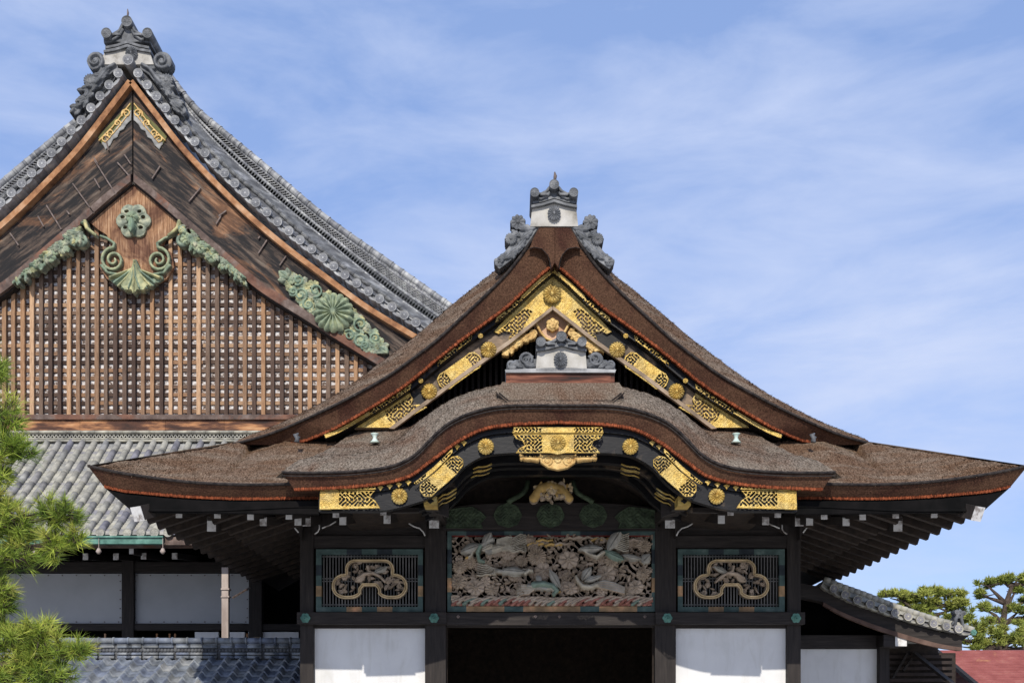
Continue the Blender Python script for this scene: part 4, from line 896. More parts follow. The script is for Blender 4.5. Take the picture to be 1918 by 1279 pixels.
def verge(k):
    v = MB()
    for i, (x, y) in enumerate(VT):
        if k == 1 and i > 14: break
        t = MB(); tile_end(t, x, y, 29.6, 8.7, .9); t.build('end_tile', TILE, hall)
    # crescent eave tiles between the round ones
    for i in range(len(VT) - 1):
        if k == 1 and i > 14: break
        a, b = VT[i], VT[i + 1]; dx, dy = b[0] - a[0], b[1] - a[1]; ln = math.hypot(dx, dy); ux, uy = dx / ln, dy / ln; nx, ny = -uy, ux
        for j, (o, dd) in enumerate(((6, 29.6), (2.2, 29.66), (-2, 29.72))):
            P = [(a[0] + ux * ln * t + nx * (o + 3.6 * math.sin(math.pi * t)), a[1] + uy * ln * t + ny * (o + 3.6 * math.sin(math.pi * t))) for t in (.0, .2, .4, .6, .8, 1.0)]
            Q = [(x - nx * 4.0, y - ny * 4.0) for x, y in P]
            v.band([W(x, y, dd) for x, y in Q], [W(x, y, dd) for x, y in P], .5)
    v.build('crescent_tiles', TILE, hall)
    # orange brown verge boards under the tiles
    s = MB(); A = offs(STR, 5); B = offs(STR, -5)
    if A[20][1] > B[20][1]: A, B = B, A
    s.band([W(x, y, 29.75) for x, y in A], [W(x, y, 29.75) for x, y in B], .5, .5); s.build('verge_board', STRIP, hall)
    s = MB(); C_ = offs(STR, -9 if B[20][1] > A[20][1] else 9); s.grid([[W(x, y, 30.0) for x, y in B], [W(x, y + 12, 30.3) for x, y in B]], .5); s.build('verge_soffit', BLACK, hall)
    # tiled shoulder and the openwork descending ridge
    s = MB(); n = 70
    r0 = cur([(p[0], p[1] + 4) for p in RB], 29.95, n); r1 = cur(RL, 30.7, n)
    rows = blend(cur(VT, 29.62, n), r0, 2) ; s.grid(rows, .4, sm=False)
    rows = blend(r0, r1, 2, -.03); s.grid(rows, .5, sm=False, rf=lambda: random.choice([.45, .55, .6, .8]))
    P = rs(RB, 46)
    for i in range(45):
        a, b = W(P[i][0], P[i][1], 29.92), W(P[i + 1][0], P[i + 1][1], 29.92); s.tube([a, b], .06, 10, random.uniform(.6, .95), rads=[.058, .066])
        s.build('verge_roll_tiles', TILE, hall)
    s = MB(); T = rs(RT, n); Lr = rs(RL, n)
    tw = [W(x, y, 30.8) for x, y in T]; lw = [W(x, y, 30.8) for x, y in Lr]
    s.band([(x, y + .06, z) for x, y, z in tw], [(x, y + .06, z) for x, y, z in lw], .5, .1)
    rg = s.build('descending_ridge', M('ridge_core' + str(k), [(.4, (.02, .02, .02)), (.7, (.05, .05, .05))], 3), hall)
    s = MB(); m_ = 130; Tt, Ll = rs(RT, m_), rs(RL, m_)
    at = lambda i, t: W(Tt[i][0] * (1 - t) + Ll[i][0] * t, Tt[i][1] * (1 - t) + Ll[i][1] * t, 30.8)
    for i in range(m_ - 1):                   # rows of the ridge: cap roll, fillets, lattice work, fillet, bosses
        s.tube([at(i, .06), at(i + 1, .06)], .1, 10, caps=(i % 4 == 0), rads=[.1, .115 if i % 4 == 3 else .1])
        for t, q in ((.2, .045), (.27, .045), (.66, .045), (1.0, .05)): s.tube([at(i, t), at(i + 1, t)], q, 6)
        s.bar(at(i, .30), at(i + 1, .46), .03, .05); s.bar(at(i, .46), at(i + 1, .30), .03, .05)
        s.bar(at(i, .46), at(i + 1, .62), .03, .05); s.bar(at(i, .62), at(i + 1, .46), .03, .05)
    s.build('ridge_tiles', TILE, rg)
    s = MB()
    for i in range(m_ - 1):
        c_ = at(i, .84); s.tube([(c_[0], c_[1] - .02, c_[2]), (c_[0], c_[1] + .06, c_[2])], .085, 10)
    s.build('ridge_bosses', TILED, rg)
    # the roof field behind
    s = MB(); rr_ = [r1] + [[(x, y, z) for (x, _, z) in r1] for y in (14, 24)]; s.grid(rr_, .4); s.build('roof_field', TILE, hall)
both(HX, verge)
t = MB(); tile_end(t, 240, 113, 29.5, 10, .9); t.build('end_tile', TILE, hall)
rk = MB(); a = W(262, 122, 30.6)
rk.box(a[0] - .3, a[0] + .3, 10.6, 24, a[2] - 1.0, a[2] + .3); rk.build('main_ridge', TILE, hall)

def great_fin(s_):
    cx = 242; X = lambda x: cx + s_ * (cx - x)
    c = Cv(min(X(132), X(222)), 94, max(X(132), X(222)), 222, .9)
    c.plate([(X(222), 118), (X(195), 118), (X(178), 140), (X(160), 170), (X(150), 190), (X(140), 205), (X(140), 220), (X(158), 200), (X(180), 172), (X(205), 142), (X(222), 130)], 1.5, rim=0)
    c.flower(X(180), 117, 19, 1, 2, 0, .4, .1, 6); c.spiral(X(180), 117, 15, 1.4, s_, .8, 3.4, 1.6, 6)
    c.flower(X(171), 154, 13.5, 16, 5, 0, 0, .6, 3); c.flower(X(143), 208, 9, 1, 2, 0, 0, .3, 4)
    for i in range(26):
        t = random.random(); x = 205 - 55 * t + random.uniform(-7, 9); y = 128 + 75 * t + random.uniform(-8, 5)
        c.leaf(X(x), y, random.uniform(14, 24), random.uniform(3.5, 6), math.pi * ((random.uniform(.55, 1.0)) if s_ < 0 else random.uniform(0, .45)), random.uniform(2, 5), 0, 3.4, 2)
    c.stroke([(X(216), 124), (X(202), 132), (X(192), 146), (X(182), 158)], 3, 4, 5, 0, 1)
    return c
ornament(hall, 238, 41, 29.7, 10.2, (38.5, 22), (54, 80, 42, 50), crest_r=13, crest_y=59, fins=great_fin, depth=1.2, crest_x=8)

# bargeboards: two heavy planks meeting at the apex, with a moulded lower edge
BO = [(250, 166), (289, 222), (345, 294), (410, 362), (471, 421), (540, 480), (612, 534), (684, 588), (774, 642), (850, 690)]
BI = [(250, 340), (290, 373), (338, 415), (404, 472), (480, 540), (563, 593), (646, 645), (711, 685), (790, 733)]
BI2 = [(250, 325), (290, 357), (338, 398), (404, 455), (484, 523), (567, 577), (650, 629), (715, 669), (794, 717)]
def hafu(k):
    m = MB(); n = 60; m.band([W(x, y, 29.95) for x, y in rs(BO, n)], [W(x, y, 29.95) for x, y in rs(BI2, n)], .2)
    hb = m.build('bargeboard', HAFUS[k], hall)
    m = MB(); m.band([W(x, y, 29.88) for x, y in rs(BI2, n)], [W(x, y, 29.88) for x, y in rs(BI, n)], .25); m.build('edge_moulding', HAFU2, hb)
    m = MB(); q = [(x, y + 5) for x, y in BI]; m.band([W(x, y, 30.0) for x, y in rs(BI, n)], [W(x, y, 30.0) for x, y in rs(q, n)], .25); m.build('inner_bead', DARK, hb)
    for t in ([((300, 312), (285, 335)), ((376, 352), (354, 378)), ((414, 405), (405, 420)), ((424, 395), (410, 405)), ((500, 450), (484, 475)), ((536, 480), (524, 497)), ((487, 443), (484, 447)), ((353, 425), (345, 435)), ((381, 450), (376, 458))] if k == 0 else
              [((299, 250), (292, 282)), ((275, 305), (253, 330)), ((262, 290), (250, 308)), ((318, 301), (278, 365)), ((359, 344), (319, 400)), ((408, 385), (380, 430)), ((424, 405), (413, 425)), ((476, 437), (460, 460)), ((318, 335), (308, 353)), ((319, 296), (312, 308)), ((370, 395), (365, 402)), ((338, 415), (334, 428))]):
        s = MB(); s.bar(W(t[0][0], t[0][1], 29.9), W(t[1][0], t[1][1], 29.9), .04, .035); s.build('iron_staple', IRON, hb)
    # yellow scrollwork plate at the apex
    g = MB(); c = Cv(246, 184, 320, 286, .9)
    c.plate([(250, 190), (314, 256), (304, 274), (290, 262), (280, 244), (268, 234), (250, 222)], .8, .0, 0)
    c.plate([(250, 206), (262, 218), (276, 236), (292, 256), (306, 268), (299, 282), (290, 274), (284, 262), (276, 258), (272, 247), (264, 243), (259, 234), (250, 226)], 1.6, 1.0, 0)
    g2 = MB(); d = Cv(246, 186, 320, 276, .9)
    d.spiral(259, 214, 9, 1.4, -1, .5, 2, 1.2, 1.2); d.spiral(276, 232, 7, 1.3, 1, 2.5, 1.8, 1.2, 1.2); d.spiral(298, 262, 8, 1.3, 1, 3.5, 2.2, 1.2, 1.2); d.spiral(288, 250, 6, 1.2, -1, .5, 1.8, 1, 1.2)
    d.stroke([(252, 196), (260, 206), (270, 220), (284, 238), (300, 254), (310, 264)], 1.6, 1.6, 1.2); d.stroke([(252, 212), (262, 224), (274, 240), (288, 256), (298, 268)], 1.4, 1.2, 1.2)
    c.emit(g, 29.93); p = g.build('apex_plate', M('dark_olive_plate' + str(k), [(.4, (.7, .7, .7)), (.6, (1.2, 1.2, 1.2))], 4, rough=.7, rnd=[(0, (.11, .11, .035)), (.9, (.27, .265, .25)), (1, (.27, .265, .25))], rfac=2.0), hb)
    d.emit(g2, 29.92); g2.build('gilt_scrollwork', GOLDP, p)
HAFU2 = M('grey_weathered_moulding', [(.3, (.05, .035, .03)), (.5, (.12, .085, .07)), (.7, (.24, .19, .165))], 2.5, (1, 1, 1), 8, .85, nrough=.7, cols2=[(.3, (.08, .035, .025)), (.6, (.20, .10, .065))], scale2=.6, fac2=(.5, .6), bump=(9, .4, .02))
both(HX, hafu)

# lattice wall of the gable
la = MB(); lh = MB(); cell = MB()
def topy(x):
    xs, ys = zip(*[(p[0], p[1] - 4) for p in BI]); dx = abs(x - 252) + 252
    return float(np.interp(dx, xs, ys))
cell.poly([(252, 338), (790, 730), (790, 790), (-200, 790), (-200, 640), (-100, 575)], 30.33, .1); cell.build('lattice_backing', CELL, hall)
for i in range(55):
    x = -118 + i * 17.35; lx = 1 - min(1, max(0, (x - 60) / 420)); bias = random.random()
    r = random.choice([.5, .62, .66, .7, .75, .8, .85, .3, .2]) if (x < 130 or x > 560 or bias < .3) else random.choice([.15, .25, .3, .38, .45, .5, .5, .58, .66])
    la.pbox(x, max(topy(x), topy(x + 7)) - 2, x + 7.2 + random.uniform(-.6, .8), 777, 30.18 + random.uniform(0, .02), .1, r)
for j in range(30):
    y = 338 + j * 15.3; x = -130
    half = float(np.interp(y, [p[1] for p in BI], [p[0] - 252 for p in BI])) + 12 if y > 340 else 5
    xl, xr = 252 - half, 252 + half; x = max(xl, -130)
    while x < min(xr, 700):
        rj = random.uniform(-.7, .7)
        x2 = min(x + random.choice([60, 90, 120, 150]), xr); lh.pbox(x, y + rj, x2 - .2, y + 6.8 + rj, 30.285 + random.uniform(0, .012), .045, random.choice([.1, .2, .3, .3, .45, .5, .6, .66, .8])); x = x2
la.build('lattice_bars', WOODL, hall); lh.build('lattice_rails', WOODH, hall)
# sill, plank course
s = MB(); s.pbox(-200, 776, 760, 785, 30.05, .4); s.build('gable_sill', HAFU2, hall)
s = MB(); x = -200
while x < 760:
    x2 = x + random.choice([110, 160, 190]); s.pbox(x, 785.5, x2 - .4, 807, 30.12, .3, .5); x = x2
s.build('plank_course', M('charred_and_bright_planks', [(.3, (.025, .016, .014)), (.47, (.10, .045, .028)), (.6, (.42, .2, .09)), (.75, (.6, .38, .2))], 1.4, (.7, 1, 3.5), rough=.8), hall)
# central pendant board
pb = MB(); pb.poly([(252, 342), (338, 415), (329, 430), (313, 440), (303, 462), (322, 474), (326, 500), (312, 522), (285, 536), (256, 548), (228, 536), (200, 522), (186, 500), (190, 474), (209, 462), (200, 440), (184, 430), (166, 415)], 30.06, .1)
pbo = pb.build('pendant_board', PLANK, hall)
g = MB(); c = Cv(186, 372, 330, 562, .8)
c.H[:] = -1
c.flower(251, 415, 33, 6, 2, .0, math.pi / 2 * 0, .3, 4); c.flower(251, 415, 30, 12, 3, 0, .3, .4, 4); c.flower(251, 412, 12, 5, 8, .6, 0, .3, 5); c.leaf(251, 414, 30, 7, 1.57, 9, .5, 5)
for a in (-2.2, -.95, -2.85, -.3, 2.4, .75): 
    x, y = 251 + 20 * math.cos(a), 415 + 20 * math.sin(a); k = np.hypot(c.X - x, (c.Y - y) * 1.2) < 3.8; c.H[k] = -1
for s_ in (-1, 1):
    ccx = 256 + s_ * 42
    c.spiral(ccx, 489, 23, 1.9, s_, -1.57 if s_ > 0 else -1.57, 3.2, 2.2, 3, .7, .12)
    c.stroke([(ccx + s_ * 22, 500), (ccx + s_ * 10, 513), (256 + s_ * 24, 518), (256 + s_ * 8, 508), (256, 490)], 3, 2, 3, .6)
    c.stroke([(ccx, 467), (256 + s_ * 40, 458), (256 + s_ * 54, 448), (256 + s_ * 66, 444)], 3, 2, 2.5, .6)
    for i, (dx, y0, y1, ln, cc_) in enumerate(((50, 518, 532, 1, .35), (38, 525, 543, 1, .3), (24, 532, 550, 1, .25))):
        c.plate([(256, 496), (256 + s_ * 8, 510), (256 + s_ * dx * .55, y0 - 2), (256 + s_ * dx, y0), (256 + s_ * (dx + 2), (y0 + y1) / 2), (256 + s_ * (dx - 8), y1), (256 + s_ * (dx - 20), y1 - 1), (256, 545)], 3 + i * 2, cc_, 2)
for s_ in (-1, 1):
    for j, (dx, y1, cc_) in enumerate(((46, 524, .9), (38, 534, .45), (30, 540, .9), (22, 544, .45))): c.stroke([(256 + s_ * 3, 506), (256 + s_ * dx * .45, 514 + j * 4), (256 + s_ * dx, y1)], 1.2, 2.6, 7, cc_, 1.2)
c.plate([(256, 488), (262, 508), (272, 528), (282, 540), (274, 550), (262, 549), (256, 559), (250, 549), (238, 550), (230, 540), (240, 528), (250, 508)], 10, .8, 2)
for s_ in (-1, 1): c.stroke([(256, 500), (256 + s_ * 3, 525), (256 + s_ * 10, 545)], 1, 1.6, 11, .4, 1.3)
c.stroke([(256, 494), (256, 556)], 1, 2, 12, .95, 1.3)
c.emit(g, 30.03, 1.4, dep=.03); g.build('verdigris_medallion_and_fan', VERD, pbo)
def garland(k):
    g = MB(); c = Cv(316, 404, 476, 540, .9); rd_ = random.Random(21 + k); sgn = 1
    c.stroke([(338, 418), (334, 430), (322, 440), (313, 445)], 4.5, 2.5, 3, .95); c.spiral(344, 452, 13, 1.4, 1, -.5, 5, 2.4, 4, .3)
    for i in range(110):
        t = rd_.random() ** .9; x = 336 + 128 * t; y = 428 + 96 * t + rd_.uniform(-10, 16) * (1 - t * .6)
        c.leaf(x, y, rd_.uniform(12, 24) * (1 - .35 * t), rd_.uniform(4, 8) * (1 - .4 * t), rd_.uniform(-.6, 2.2), rd_.uniform(2, 9), rd_.choice([0, .2, .4, .6, .9]), 4, rd_.choice([0, 2, 3]))
    for x, y, r_ in ((352, 452, 12), (378, 468, 13), (400, 486, 12), (425, 500, 9), (448, 514, 8)): c.flower(x, y, r_, 6, 8, rd_.choice([.1, .6]), .3, .6, 5)
    yb = np.interp(c.X, [p[0] for p in BI], [p[1] for p in BI]); c.H[c.Y < yb - 1] = -1
    c.emit(g, 29.98, 1.3, dep=.1); g.build('verdigris_garland', VERD, hall)
    # large chrysanthemum boss with scrolls on the bargeboard
    g = MB(); c = Cv(518, 500, 742, 664, .9)
    ax = np.array((.80, .60)); nn = np.array((-.60, .80)); ce = np.array((626.0, 588.0)); T = lambda u, v: ce + ax * u + nn * v
    for s_ in (-1, 1):
        for i in range(90):
            t = rd_.uniform(.22, 1); wv = 27 * (1 - t ** 2.2) ** .6; p = T(s_ * t * 118, rd_.uniform(-wv, wv)); c.flower(p[0], p[1], rd_.uniform(5, 8.5), rd_.choice([5, 6]), rd_.uniform(1.5, 3.5), rd_.choice([0, .3, .6, .9]), rd_.uniform(0, 2), .3, 2.6)
        for u, v, r_ in ((52, -13, 13), (70, 10, 13), (90, -9, 10), (48, 16, 10), (84, 14, 8)): p = T(s_ * u, v); c.spiral(p[0], p[1], r_, 1.4, s_, u, 2.2, 1.4, 4.5, .5)
        p = T(s_ * 112, 0); q = T(s_ * 128, 0); c.leaf(p[0] - ax[0] * s_ * 6, p[1] - ax[1] * s_ * 6, 22, 9, math.atan2(ax[1] * s_, ax[0] * s_), 4, .3, 4)
        for v in (-1, 1): c.leaf(*T(s_ * 108, v * 4), 16, 6, math.atan2(ax[1] * s_ + nn[1] * v * .9, ax[0] * s_ + nn[0] * v * .9), 4, .1, 3)
    c.emit(g, 29.94, 1.2); fo = g.build('verdigris_scrollwork', VERD, hall)
    crest('chrysanthemum_crest', 625, 586, 29.8, 38, VERD, fo, 16, 11, rr=.62)
both(HX, garland)

# lower roof of the hall: openwork ridge, barrel tiles, gutter
r = MB()
for x0_ in np.arange(-420, 760, 26):
    r.tube([W(x0_, 809, 29.95), W(x0_ + 25.5, 809, 29.95)], .045, 8, .8, rads=[.042, .048]); r.tube([W(x0_ + 5, 812.5, 29.98), W(x0_ + 30.5, 812.5, 29.98)], .022, 8, .8)
    r.tube([W(x0_, 821.5, 29.95), W(x0_ + 25.5, 821.5, 29.95)], .028, 8, .8); r.tube([W(x0_ + 9, 825.5, 29.9), W(x0_ + 34, 825.5, 29.9)], .035, 8, .8)
for x0_ in np.arange(-420, 760, 7.2):
    r.bar(W(x0_, 814, 29.98), W(x0_ + 3.6, 820, 29.98), .03, .025, .5); r.bar(W(x0_ + 3.6, 820, 29.98), W(x0_ + 7.2, 814, 29.98), .03, .025, .5)
r.build('roof_top_ridge', TILEL, hall)
r = MB(); r.pbox(-420, 809, 760, 830, 30.1, .5, .2); r.build('ridge_back', BLACK, hall)
def hp(px_top, t):
    """point on the lower roof: px_top measured at D 30; t 0 top, 1 eave"""
    x = (px_top - CX) * 30 / F; D = 30 - 4 * t; z0, z1 = 1.6 + (CY - 829) * .015, 1.6 + (CY - 1001) * .013
    return (x, D - 20, z0 + (z1 - z0) * t - .30 * 4 * t * (1 - t) * .5)
b = MB(); rows = []
for i in range(41):
    t = i / 40; e = 1 if i % 2 == 0 else 0
    for dz in ((.0, .035) if 0 < i < 40 else (0,)): rows.append([(lambda p: (p[0], p[1], p[2] + dz))(hp(x, t)) for x in (-420, 100, 400, 760)])
b.grid(rows, .5, sm=False, rf=random.random); b.build('flat_tile_courses', TILEL, hall)
b = MB()
for i in range(52):
    px_ = -395 + i * 22.1
    for j in range(9):
        t0, t1 = j / 9, (j + 1) / 9; a, c_ = hp(px_, t0), hp(px_, t1)
        b.tube([(a[0], a[1], a[2] + .055), (c_[0], c_[1], c_[2] + .055)], .09, 10, rads=[.084, .092])
b.build('barrel_tiles', TILEL, hall)
for i in range(6, 38):
    p = hp(-395 + i * 22.1, 1); px_ = CX + p[0] * F / 26; py_ = CY - (p[2] + .05 - 1.6) * F / 26
    t = MB(); tile_end(t, px_, py_, 25.97, 8.2, .15, rr=.5); t.build('end_tile', TILEL, hall)
g = MB(); g.pbox(-420, 1004, 305, 1018, 25.95, .16); g.pbox(-420, 1003, 305, 1006, 25.9, .25); g.build('copper_gutter', COPPER, hall)
g = MB(); g.pbox(305, 1005, 760, 1020, 26.05, .12); g.pbox(-420, 1018, 760, 1024, 26.3, .2); g.build('eave_board', HAFU2, hall)
for x, y in ((185, 1031), (305, 1031), (65, 1031)):
    m = MB(); a = W(x, y, 25.9); m.tube([(a[0], a[1], a[2] + .3), (a[0], a[1], a[2])], .008, 5); m.tube([(a[0], a[1], a[2] + .06), (a[0], a[1], a[2] - .02), (a[0], a[1], a[2] - .08)], .05, 10, rads=[.03, .07, .03]); m.build('gutter_bell', PIPE, hall)
for x, y, D in ((217, 1042, 27.2), (269, 1041, 27.2), (327, 1041, 27.2), (160, 1042, 27.2), (105, 1042, 27.2), (246, 1032, 26.6)):
    m = MB(); p = W(x, y, D); m.bar(p, (p[0], 9.5, p[2] + .3), .12, .15); ra = m.build('rafter', DARK, hall)
    m = MB(); q = 5 if D > 27 else 4; m.pbox(x - q, y - q - 1, x + q, y + q + 1, D - .012, .01); m.build('painted_end', ENDW, ra)
s = MB(); s.grid([[W(-420, 1022, 26.3), W(760, 1022, 26.3)], [W(-420, 1010, 29.6), W(760, 1010, 29.6)]], .5, sm=False); s.build('soffit_boards', BLACK, hall)
# wall under the eave
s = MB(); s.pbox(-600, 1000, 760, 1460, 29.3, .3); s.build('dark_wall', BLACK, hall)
s = MB(); s.pbox(-600, 1168, 760, 1180, 29.0, .2); s.pbox(-600, 1052, 760, 1072, 29.0, .2); s.build('wall_rail', DARKH, hall)
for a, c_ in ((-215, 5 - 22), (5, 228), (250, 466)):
    s = MB(); s.pbox(a, 1074, c_, 1167, 29.1, .1); pn = s.build('plaster_panel', SHADEW, hall)
    def nail(x, y): s = MB(); s.pbox(x - 1, y - 1, x + 1, y + 1, 29.08, .03); s.build('panel_nail', IRON, pn)
    for i in range(9): 
        x = a + 6 + i * (c_ - a - 12) / 8
        for y in (1077, 1164): nail(x, y)
    for y in range(1088, 1160, 17):
        for x in (a + 3, c_ - 3): nail(x, y)
for a, c_ in ((-17, 5), (228, 250), (466, 490)):
    s = MB(); s.pbox(a, 1040, c_, 1460, 28.95, .3); s.build('wall_post', DARK, hall)
for a, c_ in ((365, 409), (415, 458), (465, 559)):
    s = MB(); s.pbox(a, 1183, c_, 1215, 29.05, .1); s.build('lower_panel', WHITE, hall)
for x in (195, 292, 316, 326, 461):
    s = MB(); s.pbox(x, 1186, x + 3, 1196, 29.0, .05); s.build('wooden_peg', STRIP, hall)
# downpipe
s = MB(); s.pbox(415, 1062, 427.5, 1300, 26.9, .14); dp = s.build('downpipe', PIPE, hall)
s = MB(); s.pbox(413.5, 1101, 429, 1104, 26.87, .2); s.pbox(413.5, 1115.5, 429, 1118, 26.87, .2); s.build('pipe_strap', PIPE, dp)
s = MB(); s.bar(W(436, 1119, 26.9), W(468, 1100, 27.5), .03, .04); s.build('pipe_brace', IRON, dp)
# hidden bulk of the hall
s = MB(); s.box(-24, 2.8, 12, 30, 0, 8.5); s.build('hall_body', BLACK, hall)

# ================================================================ LOW CORRIDOR WITH PANTILES
cor = root('pantiled_corridor', (-8, 3, 0), 'low corridor roof of blue grey wavy pantiles below the hall wall', 'roofed corridor')
D0 = 22.2
s = MB()
for i in range(36):
    x0_ = -420 + i * 27.6; r_ = random.random()
    s.tube([W(x0_, 1199.5, D0), W(x0_ + 25, 1199.5, D0)], .062, 12, r_); s.tube([W(x0_ + 24.5, 1199.5, D0), W(x0_ + 27.6, 1199.5, D0)], .075, 12, r_)
    o = random.uniform(-6, 6)
    for y, q, d_ in ((1207, .03, .03), (1211, .028, .01), (1224, .03, -.02), (1230.5, .034, -.05)):
        s.tube([W(x0_ + o, y, D0 + d_), W(x0_ + o + 27, y, D0 + d_)], q, 8)
s.build('ridge_cap_tiles', TILEB, cor)
s = MB(); s.pbox(-420, 1203, 575, 1236, D0 + .03, .3, .1); 
for i in range(int(1000 / 6.4)):
    x = -420 + i * 6.4; s.polar(x, 1217.5, D0 + .02, 3.3, lambda rho, t: (rho, 1.8 * math.sqrt(max(0, 1 - rho * rho)) + .6), 3, 10, r=.4)
s.build('ridge_body', M('dark_ridge_body', [(.35, (.05, .05, .055)), (.65, (.13, .135, .14))], 4, rough=.7), cor)
s = MB(); rows = []; xs = np.arange(-10.5, -3.95, .035); per = .31; rw = []
zt = 1.6 + (CY - 1236) * (D0 - .1) / F
for j in range(13):
    y0_, y1_ = D0 - 20.1 - j * .25, D0 - 20.1 - (j + 1) * .25 - .02; z0_, z1_ = zt - j * .13 + .0, zt - (j + 1) * .13 + .04
    def prof(x):
        u = ((x / per + (j % 1) * .5) % 1); return .085 * (.5 + .5 * math.cos(2 * math.pi * u)) ** 2.2 + .012 * math.cos(4 * math.pi * u)
    n = len(xs); R_ = [[(x, y0_, z0_ + prof(x)) for x in xs], [(x, (y0_ + y1_) / 2, (z0_ + z1_) / 2 + prof(x) + .005) for x in xs], [(x, y1_, z1_ + prof(x)) for x in xs], [(x, y1_ + .004, z1_ + prof(x) - .04) for x in xs]]
    for a in range(3):
        o = len(s.v); vs = R_[a] + R_[a + 1]; fs = [(i, i + 1, n + i + 1, n + i) for i in range(n - 1)]
        rnds = [((int(math.floor(xs[i] / per)) * 7919 + j * 104729) % 97) / 97 for i in range(n - 1)]
        s.add(vs, fs, rnds, 0, True)
s.build('wavy_pantiles', TILEB, cor)
s = MB(); s.box(-10.5, -3.97, D0 - 20 + .1, D0 - 20 + 2.5, 0, 3.3); s.box(-10.5, -4.3, .3, 2.2, 0, 1.5); s.build('corridor_wall', BLACK, cor)

# ================================================================ SIDE WING (right)
wing = root('side_wing', (7.5, 3, 0), 'low side wing with sloping tiled verge and white plaster wall right of the porch', 'building wing')
WT = [(1562, 1102), (1583.5, 1113), (1606, 1123), (1630, 1131), (1653, 1139), (1677, 1147), (1701, 1154), (1724, 1160.5), (1749, 1167), (1773, 1172), (1796, 1177)]
for x, y in WT:
    t = MB(); tile_end(t, x, y, 22.9, 8.2, .5); t.build('end_tile', TILEL, wing)
v = MB(); ext = [(1541, 1091)] + WT + [(1818, 1182)]
for i in range(len(ext) - 1):
    a, b = ext[i], ext[i + 1]; dx, dy = b[0] - a[0], b[1] - a[1]; ln = math.hypot(dx, dy); ux, uy = dx / ln, dy / ln; nx, ny = -uy, ux
    for o, dd in ((6.5, 22.95), (3, 23.0), (-.5, 23.05)):
        P = [(a[0] + ux * ln * t + nx * (o + 3 * math.sin(math.pi * t)), a[1] + uy * ln * t + ny * (o + 3 * math.sin(math.pi * t))) for t in (0, .25, .5, .75, 1)]
        v.band([W(x - nx * 3.4, y - ny * 3.4, dd) for x, y in P], [W(x, y, dd) for x, y in P], .4)
v.build('crescent_tiles', TILEL, wing)
v = MB(); up = [(1543, 1084), (1570, 1096), (1620, 1114), (1680, 1137), (1754, 1161), (1800, 1172), (1822, 1180)]
P = rs(up, 26)
for i in range(25): v.tube([W(P[i][0], P[i][1], 23.15), W(P[i + 1][0], P[i + 1][1], 23.15)], .075, 10, random.uniform(.4, .9), rads=[.065, .08])
a = cur([(x, y + 4) for x, y in up], 23.1, 20); b = [(x, y + 6, z - .1) for x, y, z in a]; v.grid([[W(x, y, 22.95) for x, y in rs(ext, 20)], a, b], .5, rf=lambda: random.uniform(.45, .8)); v.build('verge_roll_tiles', TILEL, wing)
m = MB(); a = W(1794, 1172, 23.1); 
c = Cv(1776, 1138, 1812, 1176, .6); c.flower(1796, 1150, 9, 5, 4, 0, .3, .3, 5); c.stroke([(1788, 1172), (1788, 1160), (1794, 1150)], 3, 4, 3); c.stroke([(1802, 1172), (1800, 1162), (1798, 1152)], 3, 3, 3); c.flower(1790, 1146, 5, 5, 5, 0, .2, .3, 3); c.flower(1803, 1148, 5, 6, 5, 0, 0, .3, 3); c.stroke([(1780, 1172), (1784, 1166), (1790, 1162)], 2.5, 3, 2)
c.emit(m, 23.1, 1.0, dep=.15); m.build('guardian_tile', TILED, wing)
m = MB(); m.polar(1824, 1184, 22.95, 6, crest_fn(6, 2.5), 5, 24); m.build('copper_corner_tip', COPPER, wing)
s = MB(); s.poly([(1500, 1092), (1535, 1098), (1542, 1102), (1580, 1122), (1640, 1146), (1700, 1168), (1760, 1184), (1815, 1190), (1802, 1200), (1802, 1217), (1760, 1208), (1690, 1190), (1620, 1166), (1560, 1138), (1542, 1127), (1500, 1118)], 23.1, .3); s.build('dark_bargeboard', DARKH, wing)
s = MB(); A = [(1542, 1127), (1580, 1147), (1640, 1170), (1700, 1189), (1760, 1205), (1802, 1212)]; B = [(1542, 1133), (1580, 1154), (1640, 1178), (1700, 1198), (1760, 1213), (1800, 1218)]
s.band([W(x, y, 23.0) for x, y in rs(A, 20)], [W(x, y, 23.0) for x, y in rs(B, 20)], .1); s.build('bargeboard_edge', M('brown_bargeboard_edge', [(.4, (.07, .04, .03)), (.7, (.16, .10, .075))], 3), wing)
s = MB(); s.pbox(1496, 1215, 1648, 1460, 23.6, .1); s.build('plaster_panel', WHITE, wing)
s = MB(); s.pbox(1496, 1189, 1655, 1213.5, 23.5, .25); s.build('tie_beam', DARKH, wing)
s = MB(); s.pbox(1648, 1200, 1666, 1460, 23.4, .4); s.build('post', DARK, wing)
s = MB(); s.pbox(1655, 1188, 1698, 1210, 23.05, .5); be = s.build('beam_end', DARKH, wing)
s = MB(); s.pbox(1677, 1188.5, 1698.5, 1209.5, 23.03, .015); s.build('painted_end', ENDW, be)
s = MB(); s.poly([(1500, 1110), (1542, 1130), (1640, 1172), (1700, 1192), (1700, 1189), (1500, 1189)], 23.7, .2); s.box(6.2, 8.0, 3.8, 10, 0, 3.4); s.build('dark_wall', BLACK, wing)
s = MB(); s.grid([[W(x, y + 8, 23.3) for x, y in rs(up, 20)], [(p[0], p[1] + 6, p[2]) for p in [W(x, y + 8, 23.3) for x, y in rs(up, 20)]]], .5); s.build('soffit_boards', SOFF, wing)

